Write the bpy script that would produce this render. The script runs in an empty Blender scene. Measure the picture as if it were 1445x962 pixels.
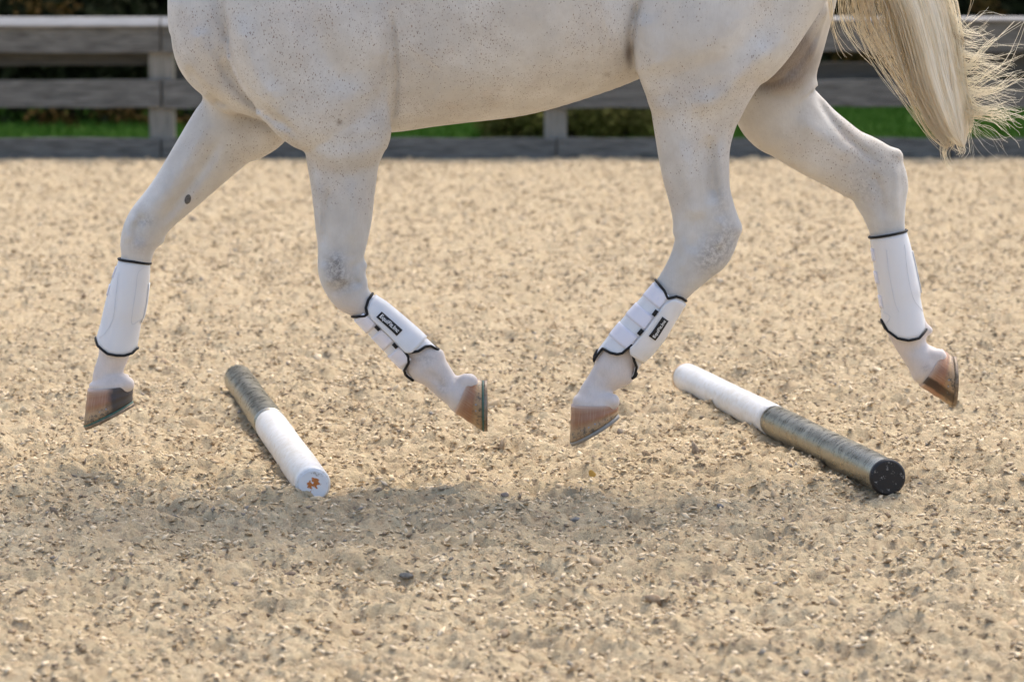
import bpy, math, random
import numpy as np
from mathutils import Vector, Matrix
random.seed(4); rng = np.random.default_rng(7)
S = bpy.context.scene
COL = S.collection

# ------------------------------------------------------------------ camera
FPX, CX, CY = 4720.0, 722.5, 481.0          # focal length and centre in photograph pixels
CAMZ, PITCH = 1.237, math.radians(6.3)
cam = bpy.data.cameras.new('camera'); camo = bpy.data.objects.new('camera', cam); COL.objects.link(camo)
camo.location = (0, 0, CAMZ); camo.rotation_euler = (math.pi/2 - PITCH, 0, 0)
cam.sensor_width = 36; cam.lens = 36*FPX/1445; cam.clip_start = .1; cam.clip_end = 2000
cam.dof.use_dof = True; cam.dof.focus_distance = 7.95; cam.dof.aperture_fstop = 5.6
S.camera = camo
# ------------------------------------------------------------------ light
SUN_EL, SUN_AZ = math.radians(58), math.radians(28)
w = bpy.data.worlds.new('World'); S.world = w; w.use_nodes = True
nt = w.node_tree; bg = nt.nodes['Background']; bg.inputs['Strength'].default_value = 0.15
sky = nt.nodes.new('ShaderNodeTexSky'); sky.sky_type = 'NISHITA'; sky.sun_disc = False
sky.sun_elevation = SUN_EL; sky.sun_rotation = SUN_AZ
sky.air_density = 1.0; sky.dust_density = 4.0; sky.ozone_density = 1.0
nt.links.new(sky.outputs[0], bg.inputs[0])
sl = bpy.data.lights.new('sun', 'SUN'); sl.energy = .85; sl.angle = math.radians(30); sl.color = (1, .96, .84)
so = bpy.data.objects.new('sun', sl); COL.objects.link(so)
sd = Vector((math.sin(SUN_AZ)*math.cos(SUN_EL), math.cos(SUN_AZ)*math.cos(SUN_EL), math.sin(SUN_EL)))
so.rotation_euler = sd.to_track_quat('Z', 'Y').to_euler(); so.location = (0, 8, 12)
S.view_settings.view_transform = 'Standard'; S.view_settings.look = 'None'
S.view_settings.exposure = 1.1; S.view_settings.gamma = 1
S.cycles.max_bounces = 12; S.cycles.diffuse_bounces = 6; S.cycles.transmission_bounces = 12

# ------------------------------------------------------------------ helpers
sp, cp = math.sin(PITCH), math.cos(PITCH)
def P(px, py, Y):
    """world point seen at a photograph pixel on the upright plane at depth Y"""
    u = (px-CX)/FPX; v = (CY-py)/FPX
    dy = cp + v*sp; dz = -sp + v*cp; t = Y/dy
    return np.array([u*t, Y, CAMZ + dz*t])

def tag(o, label=None, cat=None, group=None, kind=None):
    if label: o['label'] = label
    if cat: o['category'] = cat
    if group: o['group'] = group
    if kind: o['kind'] = kind
    return o
def empty(name, loc, rz=0):
    o = bpy.data.objects.new(name, None); COL.objects.link(o); o.location = loc; o.rotation_euler = (0, 0, rz)
    o.empty_display_size = .1
    return o
def mk(name, V, F, mat, parent=None, smooth=True, origin=None):
    """one mesh object; V in world space, children are stored relative to their root"""
    V = np.asarray(V, dtype=np.float64)
    off = np.zeros(3)
    if parent is not None:
        p = parent
        while p is not None: off = off + np.array(p.location); p = p.parent
    loc = np.zeros(3) if origin is None else np.array(origin, float)
    V = V - off - loc
    me = bpy.data.meshes.new(name)
    if isinstance(F, np.ndarray):
        n = F.shape[1]
        me.vertices.add(len(V)); me.vertices.foreach_set('co', V.astype(np.float32).ravel())
        me.loops.add(F.size); me.loops.foreach_set('vertex_index', F.astype(np.int32).ravel())
        me.polygons.add(len(F)); me.polygons.foreach_set('loop_start', (np.arange(len(F))*n).astype(np.int32))
        me.update(calc_edges=True)
    else:
        me.from_pydata([tuple(v) for v in V], [], F); me.update()
    if smooth: me.polygons.foreach_set('use_smooth', np.ones(len(me.polygons), dtype=bool))
    if mat: me.materials.append(mat)
    o = bpy.data.objects.new(name, me); COL.objects.link(o); o.location = loc
    if parent is not None: o.parent = parent
    return o
def attr(o, name, data):
    a = o.data.attributes.new(name, 'FLOAT', 'POINT'); a.data.foreach_set('value', np.asarray(data, np.float32))

def hsh(ix, iy, seed):
    n = (ix.astype(np.int64)*374761393 + iy.astype(np.int64)*668265263 + seed*1442695041) & 0xffffffff
    n = ((n ^ (n >> 13))*1274126177) & 0xffffffff
    return ((n ^ (n >> 16)) & 0xffff).astype(np.float32)/65535.
def vnoise(x, y, seed=0):
    ix = np.floor(x); iy = np.floor(y); fx = (x-ix).astype(np.float32); fy = (y-iy).astype(np.float32)
    ix = ix.astype(np.int64); iy = iy.astype(np.int64)
    fx = fx*fx*(3-2*fx); fy = fy*fy*(3-2*fy)
    a = hsh(ix, iy, seed); b = hsh(ix+1, iy, seed); c = hsh(ix, iy+1, seed); d = hsh(ix+1, iy+1, seed)
    return (a*(1-fx)+b*fx)*(1-fy) + (c*(1-fx)+d*fx)*fy
def rnoise(x, y, sc, seed, ang):
    c, s = math.cos(ang), math.sin(ang)
    return vnoise((x*c-y*s)/sc+17.3, (x*s+y*c)/sc-5.1, seed)

# ---- node material helper
class NM:
    def __init__(s, name, rough=.7, spec=.3):
        s.m = bpy.data.materials.new(name); s.m.use_nodes = True; s.t = s.m.node_tree
        s.b = s.t.nodes['Principled BSDF']; s.b.inputs['Roughness'].default_value = rough
        s.b.inputs['Specular IOR Level'].default_value = spec
        s._c = None
    def n(s, typ, **k):
        x = s.t.nodes.new(typ)
        for a, v in k.items(): setattr(x, a, v)
        return x
    def l(s, a, b): s.t.links.new(a, b)
    def co(s, scale=(1, 1, 1), rot=(0, 0, 0)):
        if s._c is None: s._c = s.n('ShaderNodeTexCoord').outputs['Object']
        mp = s.n('ShaderNodeMapping'); s.l(s._c, mp.inputs[0])
        mp.inputs['Scale'].default_value = scale; mp.inputs['Rotation'].default_value = rot
        return mp.outputs[0]
    def noise(s, scale, detail=3, rough=.55, vec=None, dist=0):
        x = s.n('ShaderNodeTexNoise'); x.inputs['Scale'].default_value = scale; x.inputs['Detail'].default_value = detail
        x.inputs['Roughness'].default_value = rough; x.inputs['Distortion'].default_value = dist
        s.l(vec if vec is not None else s.co(), x.inputs['Vector']); return x.outputs['Fac']
    def ramp(s, fac, stops, interp='LINEAR'):
        x = s.n('ShaderNodeValToRGB'); x.color_ramp.interpolation = interp; e = x.color_ramp.elements
        while len(e) < len(stops): e.new(.5)
        for i, (p, c) in enumerate(stops):
            e[i].position = p
            e[i].color = (c, c, c, 1) if not isinstance(c, tuple) else c+(1,)
        s.l(fac, x.inputs[0]); return x.outputs[0]
    def mix(s, fac, a, b, mode='MIX'):
        x = s.n('ShaderNodeMix', data_type='RGBA', blend_type=mode)
        for v, i in ((fac, x.inputs[0]), (a, x.inputs[6]), (b, x.inputs[7])):
            if isinstance(v, (int, float)): i.default_value = v
            elif isinstance(v, tuple): i.default_value = v+(1,)
            else: s.l(v, i)
        return x.outputs[2]
    def math(s, op, a, b=0., c=None):
        x = s.n('ShaderNodeMath', operation=op)
        for v, i in ((a, x.inputs[0]), (b, x.inputs[1])) + (((c, x.inputs[2]),) if c is not None else ()):
            if isinstance(v, (int, float)): i.default_value = v
            else: s.l(v, i)
        return x.outputs[0]
    def at(s, name):
        x = s.n('ShaderNodeAttribute'); x.attribute_name = name; return x.outputs['Fac']
    def col(s, c):
        if isinstance(c, tuple): s.b.inputs['Base Color'].default_value = c+(1,)
        else: s.l(c, s.b.inputs['Base Color'])
        return s
    def bump(s, h, strength=.3, dist=.002):
        x = s.n('ShaderNodeBump'); x.inputs['Strength'].default_value = strength; x.inputs['Distance'].default_value = dist
        s.l(h, x.inputs['Height']); s.l(x.outputs[0], s.b.inputs['Normal']); return s

def simple(name, c, rough=.7, spec=.3, var=.12, sc=60, bump=.2, bd=.001):
    m = NM(name, rough, spec); n = m.noise(sc, 4)
    m.col(m.mix(m.ramp(n, [(.3, 0.), (.7, 1.)]), tuple(x*(1-var) for x in c), tuple(min(1, x*(1+var)) for x in c)))
    m.bump(n, bump, bd); return m.m

# ------------------------------------------------------------------ ground height
def ground_h(x, y):
    h = (rnoise(x, y, .42, 1, .3)-.5)*.026
    h += (rnoise(x, y, .17, 2, 1.1)-.5)*.026 - np.clip(rnoise(x, y, .12, 12, .5)-.66, 0, 1)*.055
    a = rnoise(x, y, .07, 3, .7); h += (a-.5)*.028
    b = np.abs(rnoise(x, y, .036, 4, 2.0)-.5)*2; h += (.5-b)*.017
    c = np.abs(rnoise(x, y, .019, 5, .2)-.5)*2; h += (.5-c)*.011*(.4+1.0*a)
    d = rnoise(x, y, .0115, 6, 1.5); h += (d-.5)*.010
    m = rnoise(x, y, .13, 8, 2.6); pit = np.clip((rnoise(x, y, .03, 9, .9)-.70)*8, 0, 1)
    h -= pit*.010*(m > .35)
    for (ax, ay, bx_, by_) in ((-.805, 9.93, -.467, 7.90), (.527, 9.92, .894, 7.98)):      # pressed flat under the two poles
        t = np.clip(((x-ax)*(bx_-ax)+(y-ay)*(by_-ay))/((bx_-ax)**2+(by_-ay)**2), 0, 1)
        d2 = (x-ax-t*(bx_-ax))**2+(y-ay-t*(by_-ay))**2; g = np.exp(-d2/.055**2); h = h*(1-.75*g)-.004*g
    return h.astype(np.float32)

Y0, Y1, U = 5.0, 22.24, .25
def window(x, y):
    e = np.clip((U-np.abs(x/y))/.012, 0, 1)*np.clip((y-Y0)/.1, 0, 1)*np.clip((Y1-y)/.15, 0, 1)
    return e
NC = 760
yy = np.concatenate([Y0*np.exp(np.linspace(0, math.log(11.5/Y0), 700)), 11.5*np.exp(np.linspace(0, math.log(Y1/11.5), 210))[1:]]); NR = len(yy); uu = np.linspace(-U, U, NC)
YY, UU = np.meshgrid(yy, uu, indexing='ij'); XX = UU*YY
HH = ground_h(XX.ravel(), YY.ravel())*window(XX.ravel(), YY.ravel())
V = np.stack([XX.ravel(), YY.ravel(), HH], 1)
idx = np.arange(NR*NC).reshape(NR, NC)
Q = np.stack([idx[:-1, :-1].ravel(), idx[:-1, 1:].ravel(), idx[1:, 1:].ravel(), idx[1:, :-1].ravel()], 1)
B = 60.
nv = len(V)
V = np.vstack([V, [(-B, -20, 0), (B, -20, 0), (B, Y0, 0), (-B, Y0, 0), (B, Y1, 0), (-B, Y1, 0)]])
a, b, c, d = idx[0, 0], idx[0, -1], idx[-1, -1], idx[-1, 0]
Q = np.vstack([Q, [[nv, nv+1, nv+2, nv+3], [b, nv+2, nv+4, c], [nv+3, a, d, nv+5]]])

m = NM('sand_footing', .95, .1)
n1 = m.noise(5, 4); n2 = m.noise(38, 5, .65); n3 = m.noise(140, 4, .7)
c0 = m.mix(m.ramp(n1, [(.35, 0.), (.65, 1.)]), (.54, .427, .262), (.625, .508, .325))
c0 = m.mix(m.ramp(m.noise(11, 4, .7), [(.42, 0.), (.66, .6)]), c0, (.47, .365, .235))
c1 = m.mix(m.ramp(n2, [(.45, 0.), (.62, .8)]), c0, (.46, .34, .21))
c2 = m.mix(m.ramp(n3, [(.56, 0.), (.70, .50)]), c1, (.25, .175, .11))
c3 = m.mix(m.ramp(n3, [(.28, .6), (.40, 0.)]), c2, (.70, .60, .46))
vor = m.n('ShaderNodeTexVoronoi'); vor.inputs['Scale'].default_value = 55; m.l(m.co(), vor.inputs['Vector'])
sepc = m.n('ShaderNodeSeparateColor'); m.l(vor.outputs['Color'], sepc.inputs[0])
fleck = m.math('MULTIPLY', m.math('LESS_THAN', vor.outputs['Distance'], .30), m.math('GREATER_THAN', sepc.outputs[0], .86))
c4 = m.mix(m.math('MULTIPLY', fleck, .6), c3, (.17, .13, .10))
m.col(c4); n5 = m.noise(210, 3, .75)
m.bump(m.math('ADD', n3, m.math('MULTIPLY', n5, .5)), 1.0, .0065)
SAND = m.m
sand = mk('sand_arena', V, Q, SAND); tag(sand, kind='structure')

# crumbs and chips of the footing
def ico():
    t = (1+5**.5)/2
    v = np.array([(-1, t, 0), (1, t, 0), (-1, -t, 0), (1, -t, 0), (0, -1, t), (0, 1, t), (0, -1, -t), (0, 1, -t), (t, 0, -1), (t, 0, 1), (-t, 0, -1), (-t, 0, 1)], float)
    v /= np.linalg.norm(v[0])
    f = np.array([(0, 11, 5), (0, 5, 1), (0, 1, 7), (0, 7, 10), (0, 10, 11), (1, 5, 9), (5, 11, 4), (11, 10, 2), (10, 7, 6), (7, 1, 8), (3, 9, 4), (3, 4, 2), (3, 2, 6), (3, 6, 8), (3, 8, 9), (4, 9, 5), (2, 4, 11), (6, 2, 10), (8, 6, 7), (9, 8, 1)])
    return v, f
IV, IF = ico()
def scatter(N, ya, yb, smin_, smax, power=3.0):
    y = np.sqrt(rng.random(N)*(yb**2-ya**2)+ya**2); x = (rng.random(N)*2-1)*(U-.015)*y
    # clumping
    keep = (rnoise(x, y, .11, 31, .4)+rnoise(x, y, .04, 32, 1.4)) > rng.random(N)*1.1+.35
    x, y = x[keep], y[keep]; N = len(x)
    r = smin_ + (smax-smin_)*rng.random(N)**power
    jit = 1+.38*(rng.random((N, 12, 3))-.5)*2
    v = IV[None]*jit
    scl = np.stack([.7+rng.random(N)*1.1, .6+rng.random(N)*.6, .18+rng.random(N)*.45], 1)*r[:, None]
    v = v*scl[:, None, :]
    # random rotations from quaternions leaning to upright
    q = rng.normal(size=(N, 4))*np.array([1.0, .65, .65, 1.0]); q /= np.linalg.norm(q, axis=1)[:, None]
    W, A, Bq, C = q.T
    R = np.stack([1-2*(Bq*Bq+C*C), 2*(A*Bq-W*C), 2*(A*C+W*Bq), 2*(A*Bq+W*C), 1-2*(A*A+C*C), 2*(Bq*C-W*A), 2*(A*C-W*Bq), 2*(Bq*C+W*A), 1-2*(A*A+Bq*Bq)], 1).reshape(N, 3, 3)
    v = np.einsum('nij,nkj->nki', R, v)
    z = ground_h(x, y) + scl[:, 2]*.35
    v += np.stack([x, y, z], 1)[:, None, :]
    f = IF[None]+(np.arange(N)*12)[:, None, None]
    tone = np.repeat(rng.random(N)**(.45 if smax > .01 else 1.), 12); big = np.repeat(r/smax, 12)
    return v.reshape(-1, 3), f.reshape(-1, 3), tone, big
OV = np.array([(-1, -.25, 0), (.1, -.8, .1), (1, .2, 0), (-.1, .8, .1), (0, 0, .5), (.1, .1, -.3)]); OF = np.array([(0, 1, 4), (1, 2, 4), (2, 3, 4), (3, 0, 4), (1, 0, 5), (2, 1, 5), (3, 2, 5), (0, 3, 5)])
def shards(N, ya, yb, smin_, smax, power):
    y = np.sqrt(rng.random(N)*(yb**2-ya**2)+ya**2); x = (rng.random(N)*2-1)*(U-.015)*y
    keep = ((rnoise(x, y, .09, 41, .4)+rnoise(x, y, .035, 42, 1.4)) > rng.random(N)*.9+.35) & (rng.random(N) < (np.clip((15.5-y)/4.5, .12, 1) if ya < 6 else 1.))
    x, y = x[keep], y[keep]; N = len(x)
    r = smin_+(smax-smin_)*rng.random(N)**power
    v = OV[None]+.3*(rng.random((N, 6, 3))-.5)*np.array([1, 1, .5])
    scl = np.stack([.9+rng.random(N)*.9, .6+rng.random(N)*.5, .35+rng.random(N)*.5], 1)*r[:, None]
    v = v*scl[:, None, :]
    az = rng.random(N)*6.283; ti = rng.normal(size=N)*.6
    ca, sa, ct, st = np.cos(az), np.sin(az), np.cos(ti), np.sin(ti)
    # tilt about the long axis, then turn
    yv = v[:, :, 1]*ct[:, None]-v[:, :, 2]*st[:, None]; zv = v[:, :, 1]*st[:, None]+v[:, :, 2]*ct[:, None]; xv = v[:, :, 0]
    v = np.stack([xv*ca[:, None]-yv*sa[:, None], xv*sa[:, None]+yv*ca[:, None], zv+xv*(rng.normal(size=N)*.3)[:, None]], 2)
    v += np.stack([x, y, ground_h(x, y)+r*.28], 1)[:, None, :]
    f = OF[None]+(np.arange(N)*6)[:, None, None]
    return v.reshape(-1, 3), f.reshape(-1, 3), np.repeat(rng.random(N), 6), None
parts = [shards(262000, 5.2, 16.0, .0028, .0098, 2.0), shards(120000, 13.0, 22.1, .005, .013, 1.6), scatter(5200, 5.2, 12.5, .003, .009, 2.0), scatter(1500, 5.2, 12.5, .007, .016, 2.6), scatter(9000, 12.0, 22.0, .004, .014, 2.2)]
V = []; F = []; T = []; o = 0
for v, f, t, b in parts:
    V.append(v); F.append(f+o); T.append(t); o += len(v)
m = NM('sand_crumbs', .95, .1)
tn = m.at('tone'); n3 = m.noise(160, 3, .7)
cr = m.ramp(tn, [(0, (.82, .67, .46)), (.60, (.71, .56, .36)), (.80, (.54, .40, .245)), (.92, (.28, .195, .12)), (.97, (.20, .155, .115)), (1., (.25, .24, .22))])
m.col(m.mix(m.ramp(n3, [(.35, 0.), (.65, .4)]), cr, (.56, .46, .33))); m.bump(n3, .5, .002)
crumbs = mk('sand_clods', np.vstack(V), np.vstack(F), m.m, smooth=False); attr(crumbs, 'tone', np.concatenate(T))
tag(crumbs, 'loose crumbs and chips of sandy footing scattered over the arena', 'footing', kind='stuff')

# single stones that show on the sand
def stone(px, py, rad, c, label, flat=.6):
    Yd = CAMZ*FPX/(py+40.)*1.0
    p = P(px, py, Yd); p[2] = ground_h(np.array([p[0]]), np.array([p[1]]))[0]
    r = np.random.default_rng(int(px*7+py))
    import bmesh
    bm = bmesh.new(); bmesh.ops.create_icosphere(bm, subdivisions=2, radius=1)
    cuts = r.normal(size=(9, 3)); cuts /= np.linalg.norm(cuts, axis=1)[:, None]; dd = .62+.25*r.random(9)
    V = []
    for v in bm.verts:
        q = np.array(v.co)
        for n_, k in zip(cuts, dd):
            e = q@n_-k
            if e > 0: q = q-n_*e*.9
        V.append(q*np.array([1.15, .9, flat])*rad*(1+.04*r.normal()))
    F = [tuple(v.index for v in f.verts) for f in bm.faces]; bm.free()
    o = mk('stone', np.array(V)+p+np.array([0, 0, rad*.25]), F, simple('stone_skin', c, .85, .25, .3, 90, .5, .002), smooth=False, origin=p)
    tag(o, label, 'stone', 'small stones lying in the sand')
for a in [(613, 727, .013, (.24, .25, .24), 'pale grey angular stone on the sand midway below the two ground poles'),
          (11, 697, .014, (.22, .16, .10), 'brown peaked stone at the left edge of the photo'),
          (410, 822, .012, (.20, .15, .11), 'dark brown stone in the sand below the white end of the left pole'),
          (226, 824, .012, (.24, .17, .12), 'brown lump in the foreground sand below the leftmost hoof'),
          (574, 809, .014, (.17, .165, .15), 'flat dark grey stone in the foreground below the pale grey stone', ),
          (812, 745, .012, (.22, .21, .19), 'flat grey stone below the yellow leaf'),
          (713, 713, .010, (.24, .20, .17), 'small grey-brown stone between the pale grey stone and the yellow leaf'),
          (1016, 731, .009, (.20, .19, .18), 'small grey stone below the middle of the right pole'),
          (590, 946, .014, (.15, .11, .08), 'dark brown stone at the bottom edge of the photo'),
          (302, 790, .011, (.20, .15, .12), 'brown stone left of the lump below the white pole end'),
          (340, 699, .008, (.13, .14, .15), 'small dark round pebble just left of the white pole end'),
          (980, 843, .013, (.26, .19, .13), 'brown stone in the foreground right of the picture middle')]:
    stone(*a)
# yellow leaf
p = P(835, 688, CAMZ*FPX/728.); p[2] = ground_h(np.array([p[0]]), np.array([p[1]]))[0]+.004
lv = []; lf = []
for i in range(13):
    t = i/12; wd = .0085*math.sin(math.pi*t**.8)**.7 if 0 < t < 1 else .0005
    for j in (-1, 0, 1): lv.append((j*wd + .002*math.sin(5*t), .004*t, t*.019 + abs(j)*.003))
for i in range(12):
    for j in range(2): lf.append((i*3+j, i*3+j+1, i*3+j+4, i*3+j+3))
lm = simple('dry_leaf', (.62, .36, .08), .6, .3, .2, 200)
o = mk('fallen_leaf', np.array(lv)+p, lf, lm, origin=p); tag(o, 'small yellow-orange fallen leaf standing in the sand', 'leaf')
s_ = o.modifiers.new('s', 'SOLIDIFY'); s_.thickness = .0006

# ------------------------------------------------------------------ background: grass, fence, wood
m = NM('grass_ground', .9, .1); n1 = m.noise(1.5, 4); n2 = m.noise(30, 4, .7)
m.col(m.mix(m.ramp(n2, [(.3, 0.), (.7, 1.)]), m.mix(n1, (.036, .082, .006), (.048, .10, .009)), (.075, .15, .015)))
GRASS = m.m
G = 400.
mk('grass_field', [(-G, Y1, -.012), (G, Y1, -.012), (G, 1500, -.012), (-G, 1500, -.012)], [(0, 1, 2, 3)], GRASS)['kind'] = 'structure'
bpy.data.objects['grass_field'].data.materials[0] = GRASS
def blades(name, N, xa, xb, ya, yb, h, mat, label, cat):
    x = xa+(xb-xa)*rng.random(N); y = ya+(yb-ya)*rng.random(N)**1.3
    a = rng.random(N)*6.28; hh = h*(.5+rng.random(N)); wd = .006+.006*rng.random(N); ln = .4*rng.normal(size=(N, 2))*hh[:, None]
    c, s = np.cos(a)*wd, np.sin(a)*wd; z = np.full(N, -.012)
    v = np.stack([np.stack([x-c, y-s, z], 1), np.stack([x+c, y+s, z], 1), np.stack([x+ln[:, 0], y+ln[:, 1], z+hh], 1)], 1)
    o = mk(name, v.reshape(-1, 3), np.arange(N*3).reshape(N, 3), mat, smooth=False); tag(o, label, cat, kind='stuff')
GB = NM('grass_blade', .7, .2); GB.col(GB.mix(GB.noise(8, 3), (.045, .12, .008), (.10, .20, .018)))
blades('grass', 90000, -5.5, 5.5, 22.6, 33, .05, GB.m, 'short green grass growing behind the arena fence', 'grass')

FY = 22.3
def wood(name, c, c2, k=1):
    m = NM(name, .9, .15)
    g = m.noise(6, 5, .6, m.co((1, 1, 14*k)) if k else m.co((14, 14, 1)), .5)
    g2 = m.noise(1.2, 3)
    m.col(m.mix(m.ramp(g, [(.3, 0.), (.7, 1.)]), m.mix(g2, c, tuple(x*.75 for x in c)), c2)); m.bump(g, .5, .004); return m.m
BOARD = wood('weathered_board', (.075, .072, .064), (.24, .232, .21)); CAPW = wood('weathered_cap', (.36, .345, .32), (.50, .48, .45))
POSTW = wood('weathered_post', (.20, .19, .16), (.32, .30, .26), 0); REARW = wood('rear_board', (.075, .072, .068), (.125, .12, .11))
fence = empty('arena_fence', (0, FY, 0)); tag(fence, 'weathered grey wooden board fence running behind the sand arena', 'fence')
def bx(V, F, p, q, jit=0.):
    o = len(V); x0, y0, z0 = p; x1, y1, z1 = q
    for z in (z0, z1):
        for x, y in ((x0, y0), (x1, y0), (x1, y1), (x0, y1)): V.append([x, y, z])
    F += [(o+3, o+2, o+1, o), (o+4, o+5, o+6, o+7), (o, o+1, o+5, o+4), (o+1, o+2, o+6, o+5), (o+2, o+3, o+7, o+6), (o+3, o, o+4, o+7)]
def bevel(o, w_=.004):
    b = o.modifiers.new('bevel', 'BEVEL'); b.width = w_; b.segments = 2
def board(px0, px1, yt0, yb0, yt1, yb1, Yf, th, mat, name='board', label=None):
    V = []
    n = 14
    r0 = random.random()*50
    for i in range(n+1):
        t = i/n; px = px0+(px1-px0)*t
        zt = P(px, yt0+(yt1-yt0)*t, Yf)[2]+.004*math.sin(r0+i*1.7); zb = P(px, yb0+(yb1-yb0)*t, Yf)[2]+.004*math.sin(r0*2+i*2.3)
        x = (px-CX)/FPX*Yf
        V += [[x, Yf, zb], [x, Yf, zt], [x, Yf+th, zt], [x, Yf+th, zb]]
    F = [(0, 1, 2, 3), (4*n+3, 4*n+2, 4*n+1, 4*n)]
    for i in range(n):
        for j in range(4):
            a, b = 4*i+j, 4*i+(j+1) % 4; F.append((a, a+4, b+4, b))
    o = mk(name, V, F, mat, fence, smooth=False); bevel(o)
    if label: o['label'] = label
    return o
XP = [-343, 212, 768, 1324, 1880]                       # left edges of the posts in photograph pixels
for i, px in enumerate(XP):
    x = (px-CX)/FPX*(FY+.05); V = []; F = []
    wd = .165 if i != 2 else .15
    bx(V, F, (x, FY+.002, -.3), (x+wd, FY+.002+.15, P(0, 33, FY)[2])); o = mk('post', V, F, POSTW, fence, smooth=False); bevel(o, .012)
D = .04
# lowest kick boards, joints at posts
for a, b in ((-900, 226), (229, 784), (786.5, 1340), (1343, 2300)): board(a, b, 195, 226, 195, 226, FY-D, D, BOARD)
# middle boards
for a, b in ((-900, 227), (231, 783), (786, 1339), (1342, 2300)): board(a, b, 115 if a < 0 else 113, 153, 113, 152 if a < 700 else 150, FY-D, D, BOARD)
# top boards
for i, (a, b) in enumerate(((-900, 227), (230, 783), (786, 1339), (1342, 2300))):
    board(a, b, 37 if a < 300 else 29, 75 if a < 300 else 73, 37 if a < 300 else 29, 75 if a < 300 else 73, FY-D, D, BOARD)
# bevelled capping rail, catches the sky
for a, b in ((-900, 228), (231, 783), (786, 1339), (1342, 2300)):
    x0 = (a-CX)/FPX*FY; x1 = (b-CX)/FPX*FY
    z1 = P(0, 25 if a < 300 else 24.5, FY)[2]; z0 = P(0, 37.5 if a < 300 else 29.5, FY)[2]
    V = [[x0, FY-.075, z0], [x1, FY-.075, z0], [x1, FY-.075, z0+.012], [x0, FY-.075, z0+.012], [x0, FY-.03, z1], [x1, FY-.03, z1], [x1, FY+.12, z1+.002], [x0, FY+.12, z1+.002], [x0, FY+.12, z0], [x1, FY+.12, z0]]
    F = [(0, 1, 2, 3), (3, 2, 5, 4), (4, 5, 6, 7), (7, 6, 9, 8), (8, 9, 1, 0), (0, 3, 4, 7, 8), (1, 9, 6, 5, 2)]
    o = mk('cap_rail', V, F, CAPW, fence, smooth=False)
# boards on the back of the posts
for (a, b, t0, b0, t1, b1) in ((-900, 226, 70, 100, 70, 92), (229, 783, 97, 125, 94, 125), (786, 1339, 95, 125, 86, 125), (1342, 2300, 76, 107, 70, 100)):
    board(a, b, t0, b0, t1, b1, FY+.16, .035, REARW, 'rear_board')

# dark wood beyond: stems and dense leaf clusters (reads as one mass)
def leafcloud(name, boxes, mat, lsz, label=None, cat=None, kind=None, parent=None):
    V = []
    for (cx_, cy_, cz, rx, ry, rz, N) in boxes:
        d = rng.normal(size=(N, 3)); d /= np.linalg.norm(d, axis=1)[:, None]; r = (rng.random(N)**.45)[:, None]
        nz_ = 1+.25*np.sin(d[:, :1]*7+cx_)*np.cos(d[:, 2:]*6+cy_)
        p = d*r*nz_*np.array([rx, ry, rz])+np.array([cx_, cy_, cz])
        p = p[p[:, 2] > 0.0]
        M = len(p)
        a = rng.normal(size=(M, 3)); a /= np.linalg.norm(a, axis=1)[:, None]
        b = np.cross(a, rng.normal(size=(M, 3))); b /= np.linalg.norm(b, axis=1)[:, None]
        s_ = lsz*(.6+.8*rng.random(M))[:, None]
        V.append(np.stack([p-a*s_, p-b*s_*.5, p+a*s_, p+b*s_*.5], 1))
    V = np.concatenate(V).reshape(-1, 3)
    o = mk(name, V, np.arange(len(V)).reshape(-1, 4), mat, parent, smooth=False)
    tag(o, label, cat, kind=kind); return o
DARKLEAF = NM('dark_foliage', .8, .1); q = DARKLEAF.noise(1.3, 3); q2 = DARKLEAF.noise(9, 3)
DARKLEAF.col(DARKLEAF.mix(DARKLEAF.ramp(q, [(.35, 0.), (.7, 1.)]), (.018, .022, .008), (.034, .036, .012)))
AUT = NM('autumn_foliage', .8, .1); AUT.col(AUT.mix(AUT.noise(7, 3), (.10, .035, .008), (.07, .06, .012)))
bxs = []
for i in range(60):
    x = -9+18*rng.random(); y = 31.5+5*rng.random() if x > -2.0 else 27.6+6*rng.random()
    bxs.append((x, y+.8, .5+5.0*rng.random(), 1.1+.6*rng.random(), 1.0, 1.2, 1500))
for i in range(26):
    x = -8.5+17*i/25; y = 31.9 if x > -2. else 26.9
    bxs.append((x, y+.6, .55, .75, .7, .8, 1100))
leafcloud('dense_wood', bxs, DARKLEAF.m, .06, 'dark dense wood of trees and undergrowth beyond the grass', 'wood', 'stuff')
WALL = NM('shade_backdrop', .95, .05); WALL.col(WALL.mix(WALL.noise(2, 4), (.010, .011, .006), (.022, .020, .010)))  # backdrop sheet; its near-black colour stands in for shade within the wood
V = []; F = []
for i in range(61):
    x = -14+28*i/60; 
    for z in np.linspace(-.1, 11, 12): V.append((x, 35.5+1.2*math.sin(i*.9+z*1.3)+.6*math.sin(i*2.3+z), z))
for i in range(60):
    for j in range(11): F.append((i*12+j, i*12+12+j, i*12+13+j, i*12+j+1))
o = mk('shade_backdrop', V, F, WALL.m); tag(o, 'near black backdrop sheet standing in for the shaded depths of the wood', 'wood', kind='stuff')
aut = []
for px, py in ((60, 165), (75, 168), (155, 160), (180, 163), (170, 150), (205, 166), (100, 172), (255, 168), (1390, 8), (1400, 15), (1180, 78), (1200, 80), (1215, 76), (40, 8), (60, 15), (90, 12)):
    Yd = 26.4 if px < 600 else 31.0
    q = P(px, py, Yd); aut.append((q[0], q[1], q[2], .16, .12, .09, 26))
leafcloud('autumn_leaves', aut, AUT.m, .035, 'scattered orange autumn leaves at the foot of the dark wood', 'leaves', 'stuff')
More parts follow.
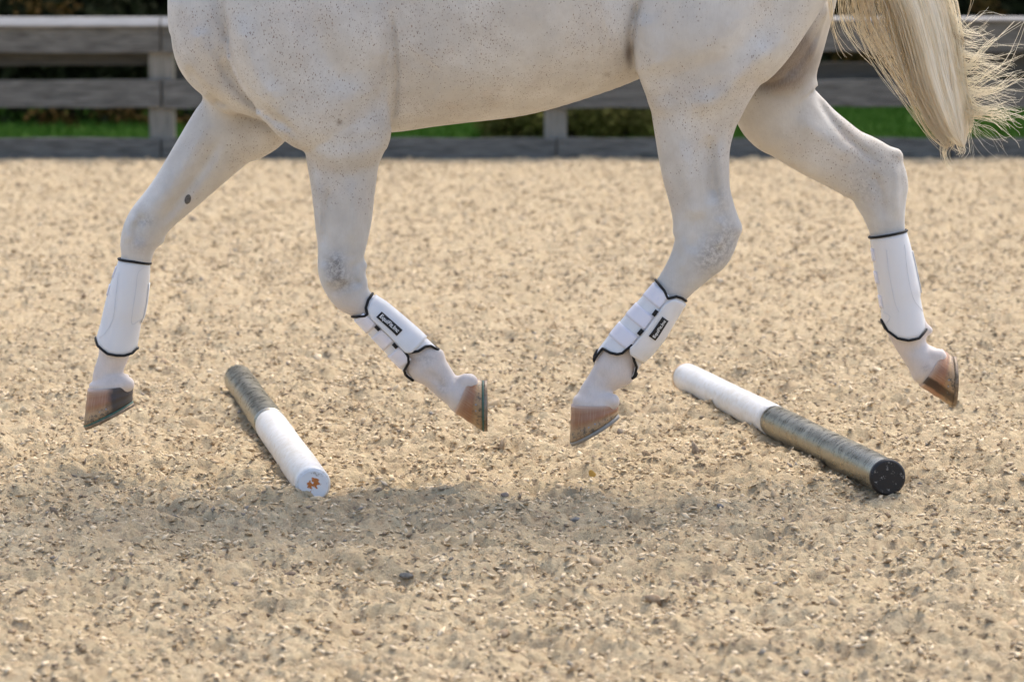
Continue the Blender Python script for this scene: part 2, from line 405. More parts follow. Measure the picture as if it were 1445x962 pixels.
# olive green clipped bush between grass and fence
OLV = NM('olive_foliage', .8, .15); q = OLV.noise(5, 4)
OLV.col(OLV.mix(OLV.ramp(q, [(.35, 0.), (.65, 1.)]), (.07, .065, .014), (.17, .16, .035)))
c = P(806, 176, 24.6)
bush = empty('low_bush', (c[0], 24.6, -.01)); tag(bush, 'low wide olive-brown bush behind the middle of the fence', 'bush')
bb = []
for i in range(9):
    px = 700+i*26; q = P(px, 172, 24.6); bb.append((q[0], 24.6+.15*math.sin(i*2.), .16, .17, .25, .23+.03*math.sin(i*3.), 1500))
leafcloud('foliage', bb, OLV.m, .018, parent=bush)
core = []
BARK = simple('bark', (.10, .07, .05))
for k in range(5):
    V = []; F = []
    x = c[0]-.4+.2*k
    o_ = len(V)
    for j in range(6):
        a = j*math.pi/3; V.append((x+.02*math.cos(a), 24.6+.02*math.sin(a), -.01)); V.append((x+.05*math.sin(k)+.008*math.cos(a), 24.6+.008*math.sin(a), .3))
    for j in range(6): F.append((2*j, (2*j+2) % 12, (2*j+3) % 12, 2*j+1))
    mk('stem', V, F, BARK, bush)

# ------------------------------------------------------------------ ground poles
m = NM('white_paint', .35, .5); n = m.noise(14, 4, .6, m.co((1, 1, 1))); n2 = m.noise(70, 5, .7)
m.col(m.mix(m.ramp(n2, [(.50, 0.), (.70, .65)]), m.mix(m.ramp(n, [(.4, 0.), (.7, 1.)]), (.74, .735, .72), (.64, .62, .57)), (.50, .42, .30))); m.bump(n2, .15, .001)
PWHITE = m.m
m = NM('metallic_tape', .30, .5)
vec = m.co((1, 1, 1))
g = m.noise(6, 7, .78, m.co((3.5, 3.5, 5.5), (.5, .3, 0)), 1.2); g2 = m.noise(26, 4, .6)
m.col(m.mix(m.ramp(g, [(.28, 0.), (.74, 1.)]), (.17, .155, .115), (.45, .42, .33)))
m.b.inputs['Metallic'].default_value = .85
m.l(m.ramp(g, [(.3, .18), (.7, .42)]), m.b.inputs['Roughness']); m.bump(g, .35, .0015)
PTAPE = m.m
m = NM('rusty_end_paint', .5, .4); n = m.noise(55, 4, .7); rc = m.co((1, 1, 1)); 
ln = m.n('ShaderNodeVectorMath', operation='LENGTH'); m.l(rc, ln.inputs[0])
near = m.ramp(ln.outputs['Value'], [(.004, 1.), (.034, .25), (.036, 0.)]); nr = m.noise(100, 3, .6)
m.col(m.mix(m.ramp(m.math('MULTIPLY', near, nr), [(.37, 0.), (.44, 1.)]), m.mix(m.ramp(n, [(.62, 0.), (.68, .7)]), (.74, .75, .77), (.30, .27, .22)), (.50, .16, .03)))
PEND = m.m
m = NM('black_rubber_end', .5, .4); n = m.noise(90, 4, .75)
m.col(m.mix(m.ramp(n, [(.60, 0.), (.68, .8)]), (.014, .014, .016), (.35, .34, .32))); PBLACK = m.m
m = NM('scuffed_end', .6, .3); m.col(m.mix(m.noise(60, 4), (.75, .60, .40), (.60, .33, .12))); PSCUFF = m.m

def pole(fx, fy, nx, ny, near_metal, label):
    R_ = .0425
    # near and far axis points: ground depth from the pixel of the axis
    def axis(px, py):
        # axis height is R_
        Y = 8.0
        for _ in range(20):
            z = P(px, py, Y)[2]; Y *= (CAMZ-R_+.004)/(CAMZ-z)
        return P(px, py, Y)
    A = axis(fx, fy); Bp = axis(nx, ny); D_ = Bp-A; L = np.linalg.norm(D_); D_ /= L
    root = empty('ground_pole', ((A[0]+Bp[0])/2, (A[1]+Bp[1])/2, 0)); tag(root, label, 'ground pole', 'striped poles lying on the sand')
    X_ = np.cross(D_, [0, 0, 1]); X_ /= np.linalg.norm(X_); Z_ = np.cross(X_, D_)
    M = Matrix(((Z_[0], X_[0], D_[0]), (Z_[1], X_[1], D_[1]), (Z_[2], X_[2], D_[2])))
    def tube(name, prof, mat):
        """lathe around the pole axis, profile (distance along, radius)"""
        V = []; F = []; n = 48
        for s_, r in prof:
            for j in range(n):
                a = 2*math.pi*j/n; rr = r*(1+.006*math.sin(2*a+s_*3))
                V.append((rr*math.cos(a), rr*math.sin(a), s_))
        for i in range(len(prof)-1):
            for j in range(n): F.append((i*n+j, i*n+(j+1) % n, (i+1)*n+(j+1) % n, (i+1)*n+j))
        F.append(tuple(range(n))[::-1]); F.append(tuple((len(prof)-1)*n+j for j in range(n)))
        me = bpy.data.meshes.new(name); me.from_pydata(V, [], F); me.update(); me.materials.append(mat)
        me.polygons.foreach_set('use_smooth', [len(f) < 10 for f in F])
        o = bpy.data.objects.new(name, me); COL.objects.link(o); o.parent = root
        o.rotation_euler = M.to_euler(); return o
    def place(o, s_): o.location = tuple(A + D_*s_ - np.array(root.location)); return o
    h = L/2
    far, nearm = (PWHITE, PTAPE) if near_metal else (PTAPE, PWHITE)
    o = place(tube('painted_section' if near_metal else 'taped_section', [(0, R_-.006), (.003, R_-.002), (.008, R_)]+[(t, R_+.0006*math.sin(t*9)) for t in np.linspace(.02, h-.002, 20)], far), 0)
    e = .0003
    o2 = place(tube('taped_section' if near_metal else 'painted_section', [(0, R_+e)]+[(t, R_+e+.0006*math.sin(t*11)) for t in np.linspace(.02, h-.012, 20)]+[(h-.004, R_-.002), (h, R_-.006)], nearm), h)
    place(tube('end_cap', [(0, R_-.007), (.003, R_-.0065), (.0035, R_-.009)] if not near_metal else [(-.006, R_+.0016), (.003, R_+.0012), (.007, R_-.004)], PEND if not near_metal else PBLACK), L)
    place(tube('end_cap', [(-.003, R_-.007), (0, R_-.007)], PSCUFF), 0)
    if near_metal: place(tube('end_rim', [(.0, R_+.001), (.012, R_+.0012)], PSCUFF), .001)
    return root
pole(336, 534, 442, 684, False, 'ground pole on the left with its white painted half and rust-stained end nearest')
pole(968, 532, 1252.5, 673, True, 'ground pole on the right with its metallic half and black end nearest')
# ------------------------------------------------------------------ the horse
YM = 8.05                                   # depth of the horse's middle plane
horse = empty('horse', (.15, YM, 0))
tag(horse, 'white flea-bitten grey horse trotting to the left over the poles, its head above the picture', 'horse')
HX = .0050
gx = np.arange(-1.95, 1.12, HX); gy = np.arange(YM-.36, YM+.36, HX); gz = np.arange(.12, 2.12, HX)
NX, NY, NZ = len(gx), len(gy), len(gz)
FLD = np.full((NX, NY, NZ), .25, np.float32)
def catmull(pts, n):
    pts = np.array(pts, float)
    if len(pts) < 3:
        t = np.linspace(0, 1, n*2)[:, None]; return pts[0]*(1-t)+pts[-1]*t
    p = np.vstack([2*pts[0]-pts[1], pts, 2*pts[-1]-pts[-2]]); out = []
    for i in range(1, len(p)-2):
        for t in np.arange(n)/n:
            out.append(.5*((2*p[i])+(-p[i-1]+p[i+1])*t+(2*p[i-1]-5*p[i]+4*p[i+1]-p[i+2])*t*t+(-p[i-1]+3*p[i]-3*p[i+1]+p[i+2])*t**3))
    out.append(p[-2]); return np.array(out)
def secs(rows):
    """rows (Lx, Ly, Rx, Ry, Y, half depth) in photograph pixels -> (x, z, w, Y, t) in metres"""
    o = []
    for lx, ly, rx, ry, Y, t in rows:
        a = P(lx, ly, Y); b = P(rx, ry, Y); c = (a+b)/2
        o.append((c[0], c[2], np.linalg.norm(a-b)/2, Y, t))
    return o
def nearest(rows, X, Z, n=7):
    R = catmull(rows, n); A, B_ = R[:-1], R[1:]
    best = np.full(X.shape, 1e9, np.float32); par = [np.zeros(X.shape, np.float32) for _ in range(3)]
    for a, b in zip(A, B_):
        dx, dz = b[0]-a[0], b[1]-a[1]; l2 = dx*dx+dz*dz+1e-12
        t = np.clip(((X-a[0])*dx+(Z-a[1])*dz)/l2, 0, 1)
        d = (X-a[0]-t*dx)**2+(Z-a[1]-t*dz)**2; mk_ = d < best
        best = np.where(mk_, d, best)
        for k, q in enumerate((2, 3, 4)): par[k] = np.where(mk_, a[q]+t*(b[q]-a[q]), par[k])
    return np.sqrt(best), par
def tubef(rows, k=.02, p=2.0, raw=False):
    global FLD
    if not raw: rows = secs(rows)
    r = np.array(rows); mw = r[:, 2].max()+k+.03
    i0, i1 = np.searchsorted(gx, [r[:, 0].min()-mw, r[:, 0].max()+mw]); k0, k1 = np.searchsorted(gz, [r[:, 1].min()-mw, r[:, 1].max()+mw])
    mt = (r[:, 4]).max()+k+.03; j0, j1 = np.searchsorted(gy, [r[:, 3].min()-mt, r[:, 3].max()+mt])
    X, Z = np.meshgrid(gx[i0:i1], gz[k0:k1], indexing='ij')
    d, (wd, yc, th) = nearest(rows, X, Z)
    u = (d/wd)[:, None, :]; v = ((gy[j0:j1][None, :, None]-yc[:, None, :])/th[:, None, :])
    rho = (np.abs(u)**p+np.abs(v)**p)**(1/p)+1e-6
    g = np.sqrt((u/wd[:, None, :])**2+(v/th[:, None, :])**2)/np.sqrt(u*u+v*v+1e-9)
    g = np.maximum(g, 1/np.maximum(wd, th)[:, None, :])
    f = ((rho-1)/g).astype(np.float32)
    old = FLD[i0:i1, j0:j1, k0:k1]
    h = np.maximum(k-np.abs(old-f), 0)/k
    FLD[i0:i1, j0:j1, k0:k1] = np.minimum(old, f)-h*h*k*.25
def groove(pts, sig, amt, side=-1, Y=None, ylo=None):
    """carve (amt > 0) or swell (amt < 0) along a line seen from one side"""
    global FLD
    if abs(amt) < .0075: amt *= 2.1
    Y = Y or YM-.2
    q = catmull([tuple(P(a, b, Y)[[0, 2]]) for a, b in pts], 6); s = sig/590.
    i0, i1 = np.searchsorted(gx, [q[:, 0].min()-3*s, q[:, 0].max()+3*s]); k0, k1 = np.searchsorted(gz, [q[:, 1].min()-3*s, q[:, 1].max()+3*s])
    X, Z = np.meshgrid(gx[i0:i1], gz[k0:k1], indexing='ij'); best = np.full(X.shape, 1e9); tt = np.zeros(X.shape)
    n = len(q)-1
    for m_, (a, b) in enumerate(zip(q[:-1], q[1:])):
        dx, dz = b-a; l2 = dx*dx+dz*dz+1e-12
        t = np.clip(((X-a[0])*dx+(Z-a[1])*dz)/l2, 0, 1); d = (X-a[0]-t*dx)**2+(Z-a[1]-t*dz)**2
        mm = d < best; best = np.where(mm, d, best); tt = np.where(mm, (m_+t)/n, tt)
    fade = np.clip(np.minimum(tt, 1-tt)*5, .0, 1)
    w2 = (amt*np.exp(-best/(2*s*s))*fade).astype(np.float32)
    a_, b_ = (ylo if ylo else ((-9, YM-.02) if side < 0 else (YM+.02, 99)))
    j0, j1 = np.searchsorted(gy, [a_, b_])
    FLD[i0:i1, j0:j1, k0:k1] += w2[:, None, :]

YN, YF = YM-.125, YM+.125
# trunk
tubef([(x, yb, x+dx, yt, YM, t) for x, yb, dx, yt, t in (
    (430, 120, -5, -150, .20), (505, 183, -6, -258, .225), (560, 186, 0, -268, .240), (640, 175, 4, -255, .275), (720, 163, 6, -245, .305),
    (800, 137, 14, -240, .295), (860, 111, 16, -248, .235), (915, 90, 6, -262, .19), (1000, 20, 0, -262, .19), (1050, -40, 0, -235, .17))], .02, 2.1)
# croup and buttocks
for sgn in (-1, 1):
    yc = YM+sgn*.105
    tubef([(900, -60, 960, -255, yc, .12), (930, 60, 1090, -250, yc, .15), (900, 0, 1150, -160, yc, .155), (905, 5, 1128, -110, yc, .14)], .05)
# near hind
tubef([(1040, -90, 1165, -10, YN-.005, .11), (1070, -72, 1166, 0, YN-.005, .105), (1029, -7, 1125, 65, YN-.005, .095), (1004, 25, 1100, 97, YN-.005, .088), (984, 57, 1071, 124, YN-.003, .078), (968, 116, 1047, 158, YN, .068)], .05, 2.4)
tubef([(893, 0, 1120, -15, YN-.01, .135), (892, 52, 1098, 58, YN-.012, .13), (900, 92, 1078, 98, YN-.01, .112), (910, 117, 1062, 124, YN-.008, .095),
       (916, 147, 1049, 152, YN-.005, .083), (922, 180, 1037, 182, YN, .072), (928, 212, 1030, 214, YN, .062), (935, 247, 1029.5, 247, YN, .054), (943, 274, 1031, 277, YN, .048),
       (948, 296, 1037, 301, YN, .047), (949, 322, 1043.5, 324, YN, .046), (947.5, 350, 1034, 349, YN, .044), (943, 366, 1011, 376, YN, .040), (935, 382, 989, 399, YN, .035), (926, 396, 972, 417, YN, .031),
       (910, 420, 948, 444, YN, .027), (889, 448, 925, 470, YN, .025), (868, 474, 908, 498, YN, .027), (848, 494, 896, 518, YN, .033), (838, 511, 890, 534, YN, .035), (832, 526, 872, 545, YN, .030), (826, 537, 864.5, 552, YN, .029),
       (819, 548, 864, 557, YN, .034), (812, 559, 869, 563, YN, .042), (808, 567, 871, 568, YN, .047)], .012)
tubef([(905, -90, 1010, -95, YM-.16, .08), (893, 0, 1010, 0, YM-.165, .09), (891, 62, 1000, 68, YM-.160, .088), (900, 93, 1000, 100, YM-.15, .08), (912, 130, 1000, 130, YM-.135, .07)], .006, 2.6)
# far hind
tubef([(1000, 10, 1180, -10, YF+.01, .13), (1010, 50, 1166, 58, YF+.01, .125), (1022, 110, 1153, 104, YF+.008, .11), (1036, 165, 1153, 118, YF+.005, .10), (1050, 188, 1158, 133, YF, .085), (1074, 204, 1170, 148, YF, .078), (1100, 221, 1187, 166, YF, .068), (1127, 237, 1207, 182, YF, .060),
       (1155, 252, 1229, 198, YF, .053), (1177, 265, 1251, 207.5, YF, .048), (1194, 279, 1267, 218, YF, .047), (1206, 293, 1273.5, 238, YF, .046), (1214, 305, 1274.5, 265, YF, .043), (1221, 316, 1275.5, 293, YF, .039), (1228, 331, 1277, 324, YF, .034),
       (1236, 360, 1280, 354, YF, .029), (1243, 390, 1286, 384, YF, .026), (1249, 425, 1293, 420, YF, .026), (1250, 450, 1302, 444, YF, .030), (1253, 470, 1309, 463, YF, .034), (1261, 486, 1307.5, 477, YF, .031), (1269, 499, 1308, 486, YF, .029),
       (1277, 513, 1314, 490, YF, .035), (1285, 527, 1322, 492, YF, .042), (1292, 538, 1326, 492, YF, .046)], .03)
# chest
tubef([(300, -230, 470, -170, YM, .13), (252, -110, 430, -100, YM, .165), (238, -20, 420, -20, YM, .185), (240, 40, 420, 55, YM, .19), (256, 96, 400, 60, YM, .17), (290, 138, 390, 75, YM, .14)], .05)
tubef([(240, 10, 330, 10, YM-.085, .09), (244, 66, 340, 60, YM-.085, .095), (262, 104, 350, 75, YM-.08, .09), (300, 138, 380, 95, YM-.07, .08), (360, 168, 420, 120, YM-.06, .07), (410, 187, 455, 140, YM-.05, .06)], .025)
tubef([(240, 10, 330, 10, YM+.085, .09), (244, 66, 340, 60, YM+.085, .095), (262, 104, 350, 75, YM+.085, .09), (300, 138, 380, 95, YM+.08, .08), (370, 175, 420, 120, YM+.06, .07), (412, 189, 460, 140, YM+.04, .06)], .03)
# near shoulder and foreleg
tubef([(425, -230, 560, -200, YM-.10, .075), (370, -130, 560, -110, YM-.135, .10), (318, -30, 556, -20, YM-.165, .11), (316, 40, 558, 52, YM-.168, .112), (338, 108, 558, 104, YM-.160, .105), (384, 160, 555.5, 145, YM-.150, .10), (426, 190, 550, 172, YN-.01, .088)], .006, 2.6)
tubef([(385, 130, 556, 120, YN-.02, .085), (426, 176, 551, 178, YN-.01, .083), (429, 200, 541, 203, YN-.006, .075), (433, 228, 535, 229, YN, .068), (439, 266, 530, 262, YN, .060), (444.5, 310, 524.5, 311, YN, .052), (448, 345, 516.5, 349, YN, .046), (448.5, 368, 511.5, 370, YN, .045),
       (450, 386, 515, 384, YN, .045), (457, 405, 519, 397, YN, .042), (470, 425, 523, 408, YN, .037), (487, 438, 526, 415, YN, .032), (503, 448, 533, 422, YN, .028), (522, 467, 549, 440, YN, .025), (545, 490, 573, 460, YN, .024),
       (566, 513, 596, 480, YN, .027), (577, 528, 611, 488, YN, .032), (587, 538, 622, 497, YN, .034), (600, 545, 628, 508, YN, .031), (611, 554, 636, 521, YN, .029), (622, 564, 645, 532, YN, .033), (632, 573, 652, 530, YN, .042), (639, 580, 661, 530, YN, .046)], .016)
# far shoulder, foreleg
tubef([(425, -230, 560, -200, YM+.10, .075), (370, -130, 560, -110, YM+.135, .10), (318, -30, 556, -20, YM+.165, .11), (300, 40, 520, 52, YM+.165, .11), (300, 100, 470, 104, YM+.150, .10)], .03)
tubef([(300, 95, 430, 160, YF, .09), (285, 138, 398, 196, YF-.005, .085), (270, 163, 363, 217, YF, .078), (254.5, 190, 330, 246, YF, .066), (236, 222, 300, 272, YF, .058), (217, 253, 275, 293, YF, .052), (198.5, 279, 254, 309, YF, .048), (183, 300, 239, 323.5, YF, .047), (174, 320, 227, 340, YF, .047), (170.5, 339, 219, 354, YF, .044),
       (171, 363, 213, 370, YF, .036), (163, 395, 205, 400, YF, .029), (155, 425, 196, 430, YF, .026), (148, 455, 188, 460, YF, .028), (140, 486, 186, 490, YF, .033), (139, 502, 181, 503, YF, .034), (135.5, 516, 175.5, 516, YF, .030), (131.5, 528, 175, 525, YF, .030), (128, 536, 182, 533, YF, .038), (125.5, 543, 186, 539, YF, .045)], .03)
# elbow flap of skin behind the far forearm
tubef([(330, 150, 400, 135, YF-.02, .06), (346, 190, 402, 168, YF-.03, .05)], .03)
# far inner thigh, rounded
tubef([(1080, 20, 1168, 10, YM+.06, .10), (1060, 70, 1152, 60, YM+.06, .09), (1065, 108, 1138, 92, YM+.065, .07)], .016)
# heel bulbs
def bulb(a, b, r, Yc, dy=.022):
    for s_ in (-1, 1):
        q = P(a, b, Yc+s_*dy); tubef([(q[0]-.004, q[2], r, Yc+s_*dy, r), (q[0], q[2], r, Yc+s_*dy, r*1.02), (q[0]+.004, q[2], r, Yc+s_*dy, r)], .008, raw=True)
bulb(660, 539, .0205, YN); bulb(177, 542, .0185, YF); bulb(861, 566, .0190, YN); bulb(1322, 503, .0195, YF)
# ergots, accessory carpal, point of hock
for (a, b, r, Yc) in ((617, 500, .0115, YN), (884, 533, .012, YN), (1309, 466, .010, YF), (510, 374, .010, YN), (222, 338, .012, YF), (1262, 220, .018, YF), (1033, 322, .020, YN)):
    q = P(a, b, Yc); tubef([(q[0]-.003, q[2], r, Yc, r*1.2), (q[0], q[2], r, Yc, r*1.2), (q[0]+.003, q[2], r, Yc, r*1.2)], .014, raw=True)
# neck and head, above the picture
tubef([(330, -60, 480, -240, YM, .14), (230, -160, 400, -350, YM, .115), (120, -290, 300, -470, YM, .085), (20, -420, 180, -560, YM, .075), (-10, -500, 80, -600, YM, .075)], .08)
tubef([(-20, -450, 70, -560, YM, .085), (-60, -400, 0, -530, YM, .09), (-140, -360, -90, -470, YM, .075), (-220, -320, -170, -400, YM, .06), (-275, -290, -235, -365, YM, .058)], .04)
for s_ in (-1, 1):
    tubef([(40, -560, 80, -580, YM+s_*.06, .022), (50, -600, 82, -605, YM+s_*.07, .02), (60, -650, 68, -652, YM+s_*.075, .008)], .02)
# dock
tubef([(1120, -200, 1150, -160, YM, .05), (1165, -185, 1180, -150, YM, .04), (1200, -150, 1205, -115, YM, .03)], .04)

# muscles, tendons and creases
groove([(552, 15), (556, 50), (558, 100), (556, 150), (549, 184)], 2.6, .0095)
groove([(310, -30), (319, 40), (332, 95), (358, 138), (400, 172), (427, 197)], 3.6, .0046, ylo=(-9, YM-.10))
groove([(300, 70), (318, 105), (345, 140), (385, 168), (412, 184)], 4.5, .007, ylo=(-9, YM-.02))
groove([(345, 20), (352, 70), (370, 115), (400, 150)], 10, -.006)
groove([(300, -60), (303, 0), (312, 40), (322, 62)], 5, .003, ylo=(-9, YM-.06))
groove([(275, 40), (290, 70), (320, 100)], 9, -.004)
groove([(430, -60), (440, 20), (470, 90), (500, 130)], 14, .006)
groove([(520, -40), (530, 40), (532, 120)], 14, -.005)
groove([(430, 196), (470, 205), (510, 200), (545, 188)], 7, .0015)
groove([(262, 92), (272, 112), (300, 140), (330, 160)], 4, .008, ylo=(-9, YM-.02))
groove([(286, 135), (310, 150), (345, 170), (400, 186)], 7, .012, ylo=(-9, YF+.02))
groove([(560, 40), (640, 110), (760, 110), (860, 60)], 30, -.004)
groove([(905, -5), (896, 20), (889, 50), (890, 75), (899, 99)], 3.5, .009)
groove([(1180, 20), (1150, 75), (1110, 118), (1065, 126)], 4, .010, ylo=(YM-.02, 99))
groove([(905, 20), (915, 60), (932, 110)], 12, -.008)
groove([(925, 112), (960, 104), (1010, 85), (1060, 45), (1090, -5)], 11, .008)
groove([(960, 150), (1010, 140), (1060, 95), (1110, 50)], 11, -.007)
groove([(1000, 190), (1003, 240), (1008, 290)], 6, .007)
groove([(1020, 200), (1018, 250), (1026, 300)], 5, -.004)
groove([(965, 200), (972, 260), (978, 320)], 8, -.004)
groove([(985, 300), (990, 330), (975, 360)], 7, .004)
groove([(468, 262), (459, 300), (458, 350)], 3.4, .0075, Y=YN)
groove([(449, 240), (452, 300), (454, 340)], 4, -.003, Y=YN)
groove([(495, 250), (500, 300), (497, 345)], 7, -.003, Y=YN)
groove([(480, 350), (482, 375), (486, 400)], 8, -.003, Y=YN)
groove([(458, 368), (460, 385), (468, 402)], 5, -.003, Y=YN)
groove([(465, 412), (485, 405), (508, 395)], 4, .002, Y=YN)
groove([(470, 355), (490, 360), (505, 358)], 4, .0015, Y=YN)
groove([(540, 470), (570, 498), (590, 515)], 3, .002, Y=YN)
groove([(600, 520), (618, 535), (632, 550)], 4, .002, Y=YN)
groove([(850, 520), (845, 540), (838, 556)], 5, .002, Y=YN)
groove([(1010, 305), (1020, 325), (1010, 350)], 5, -.003, Y=YN)
groove([(955, 335), (965, 355), (958, 385)], 5, -.002, Y=YN)
groove([(498, 365), (500, 390), (510, 405)], 4, .004, Y=YN)
FR = (YM+.02, YF+.005)
groove([(1146, 120), (1158, 150), (1182, 182), (1215, 212), (1240, 230)], 4, .009, Y=YF, ylo=FR)
groove([(1120, 165), (1165, 195), (1205, 225)], 9, -.004, Y=YF, ylo=FR)
groove([(1225, 240), (1240, 270), (1245, 310)], 5, .004, Y=YF, ylo=FR)
groove([(1262, 230), (1263, 270), (1264, 310)], 4, -.003, Y=YF, ylo=FR)
groove([(300, 170), (275, 215), (245, 260), (215, 300)], 8, -.004, Y=YF, ylo=FR)
groove([(318, 190), (290, 235), (255, 282), (225, 318)], 5, .005, Y=YF, ylo=FR)
groove([(206, 300), (196, 320), (200, 345)], 5, .005, Y=YF, ylo=FR)
groove([(195, 302), (185, 320), (186, 342)], 5, -.003, Y=YF, ylo=FR)
# folds in the girth region, ribs
for i in range(5): groove([(575+i*9, 60+i*8), (580+i*9, 110), (574+i*8, 160)], 3, .0014)
for i in range(6): groove([(620+i*44, -60), (632+i*44, 20), (650+i*42, 110-i*4)], 11, -.0016)

def surface_nets(Fd):
    ins = Fd < 0
    c = np.zeros((NX-1, NY-1, NZ-1), np.int8)
    for a in (0, 1):
        for b in (0, 1):
            for d in (0, 1): c += ins[a:NX-1+a, b:NY-1+b, d:NZ-1+d]
    I, J, K = np.nonzero((c > 0) & (c < 8)); N = len(I)
    cid = np.full(c.shape, -1, np.int32); cid[I, J, K] = np.arange(N)
    pos = np.zeros((N, 3)); cnt = np.zeros(N)
    corners = [(a, b, d) for a in (0, 1) for b in (0, 1) for d in (0, 1)]
    val = {q: Fd[I+q[0], J+q[1], K+q[2]] for q in corners}
    for q in corners:
        for ax in range(3):
            if q[ax] == 0:
                r = list(q); r[ax] = 1; r = tuple(r); v0, v1 = val[q], val[r]; mm = (v0 < 0) != (v1 < 0)
                t = np.where(mm, v0/np.where(mm, v0-v1, 1), 0)
                pt = np.tile(np.array(q, float), (N, 1)); pt[:, ax] += t
                pos += pt*mm[:, None]; cnt += mm
    pos /= cnt[:, None]
    V = np.stack([gx[I]+pos[:, 0]*HX, gy[J]+pos[:, 1]*HX, gz[K]+pos[:, 2]*HX], 1)
    Q = []
    for ax in range(3):
        s0 = [slice(None)]*3; s1 = [slice(None)]*3; s0[ax] = slice(0, -1); s1[ax] = slice(1, None)
        A, B_ = ins[tuple(s0)], ins[tuple(s1)]
        x, y, z = np.nonzero(A != B_); flip = A[x, y, z]
        o1, o2 = [(1, 2), (2, 0), (0, 1)][ax]
        ok = np.ones(len(x), bool); p = [x, y, z]
        for k_ in (o1, o2): ok &= (p[k_] > 0) & (p[k_] < (NX-1, NY-1, NZ-1)[k_])
        x, y, z, flip = x[ok], y[ok], z[ok], flip[ok]
        def cell(d1, d2):
            p = [x.copy(), y.copy(), z.copy()]; p[o1] -= d1; p[o2] -= d2; return cid[p[0], p[1], p[2]]
        q = np.stack([cell(1, 1), cell(0, 1), cell(0, 0), cell(1, 0)], 1)
        q[~flip] = q[~flip][:, ::-1]; Q.append(q)
    return V, np.vstack(Q)
BV, BF = surface_nets(FLD)
# relax the surface a little
e = np.vstack([BF[:, [0, 1]], BF[:, [1, 2]], BF[:, [2, 3]], BF[:, [3, 0]]]); e = np.vstack([e, e[:, ::-1]])
deg = np.bincount(e[:, 0], minlength=len(BV)).astype(float)
for it, lam in enumerate((.6, -.62, .6, -.62, .5, -.5)):
    acc = np.stack([np.bincount(e[:, 0], weights=BV[e[:, 1], k], minlength=len(BV)) for k in range(3)], 1)/deg[:, None]
    BV = BV+lam*(acc-BV)

m = NM('horse_coat', .62, .25)
c = m.co()
n1 = m.noise(3.2, 3); n2 = m.noise(9, 4, .6); hair = m.noise(60, 4, .7, m.co((5, 5, 1), (0, .25, 0)))
base = m.mix(m.ramp(n1, [(.35, 0.), (.65, 1.)]), (.615, .605, .58), (.58, .555, .515))
base = m.mix(m.math('MULTIPLY', m.ramp(n2, [(.50, 0.), (.75, .5)]), m.at('tan')), base, (.60, .47, .37))
n4 = m.noise(22, 5, .65); base = m.mix(m.ramp(n4, [(.40, 0.), (.66, .55)]), base, (.49, .47, .445)); base = m.mix(m.ramp(m.noise(7, 4, .6), [(.48, 0.), (.68, .7)]), base, (.71, .705, .69))
base = m.mix(m.math('MULTIPLY', m.at('pink'), .75), base, (.80, .66, .60))
def flecks(scale, thr, pick, col, fac, base, msk):
    v = m.n('ShaderNodeTexVoronoi'); v.inputs['Scale'].default_value = scale
    m.l(m.co((1.5, 1.5, .75), (0, .35, 0)), v.inputs['Vector'])
    v.inputs['Randomness'].default_value = 1.0
    sc_ = m.n('ShaderNodeSeparateColor'); m.l(v.outputs['Color'], sc_.inputs[0])
    r = m.math('MULTIPLY', sc_.outputs[1], thr)
    f = m.math('MULTIPLY', m.ramp(m.math('SUBTRACT', v.outputs['Distance'], r), [(0., 1.), (.12, 0.)]), m.math('GREATER_THAN', m.math('MULTIPLY', sc_.outputs[0], msk), pick))
    return m.mix(m.math('MULTIPLY', f, fac), base, col)
spk = m.math('MULTIPLY', m.at('speckle'), m.ramp(m.noise(9, 4, .6), [(.40, .30), (.60, 1.)]))
base = flecks(205, .32, .22, (.20, .145, .115), .9, base, spk)
base = flecks(300, .36, .16, (.36, .33, .31), .4, base, spk)
base = flecks(75, .12, .62, (.22, .13, .09), .8, base, spk)
sm = m.math('MULTIPLY', m.at('smudge'), m.ramp(m.noise(90, 4, .8), [(.40, .1), (.58, 1.)]))
base = m.mix(sm, base, (.16, .15, .155))
base = m.mix(m.math('MULTIPLY', m.at('skin_and_shade'), .85), base, (.17, .13, .105))
m.col(m.mix(m.math('MULTIPLY', m.ramp(hair, [(.45, 0.), (.62, 1.)]), .22), base, (.50, .47, .44)))
m.bump(m.math('ADD', m.math('MULTIPLY', hair, .35), m.math('MULTIPLY', m.noise(30, 4, .6), 1.6)), .35, .003)
m.b.inputs['Sheen Weight'].default_value = .08; m.b.inputs['Sheen Roughness'].default_value = .4
m.b.inputs['Subsurface Weight'].default_value = 0.; m.b.inputs['Subsurface Radius'].default_value = (.012, .007, .004)
m.b.inputs['Subsurface Scale'].default_value = 1.0
COAT = m.m
body = mk('body', BV, BF, COAT, horse)
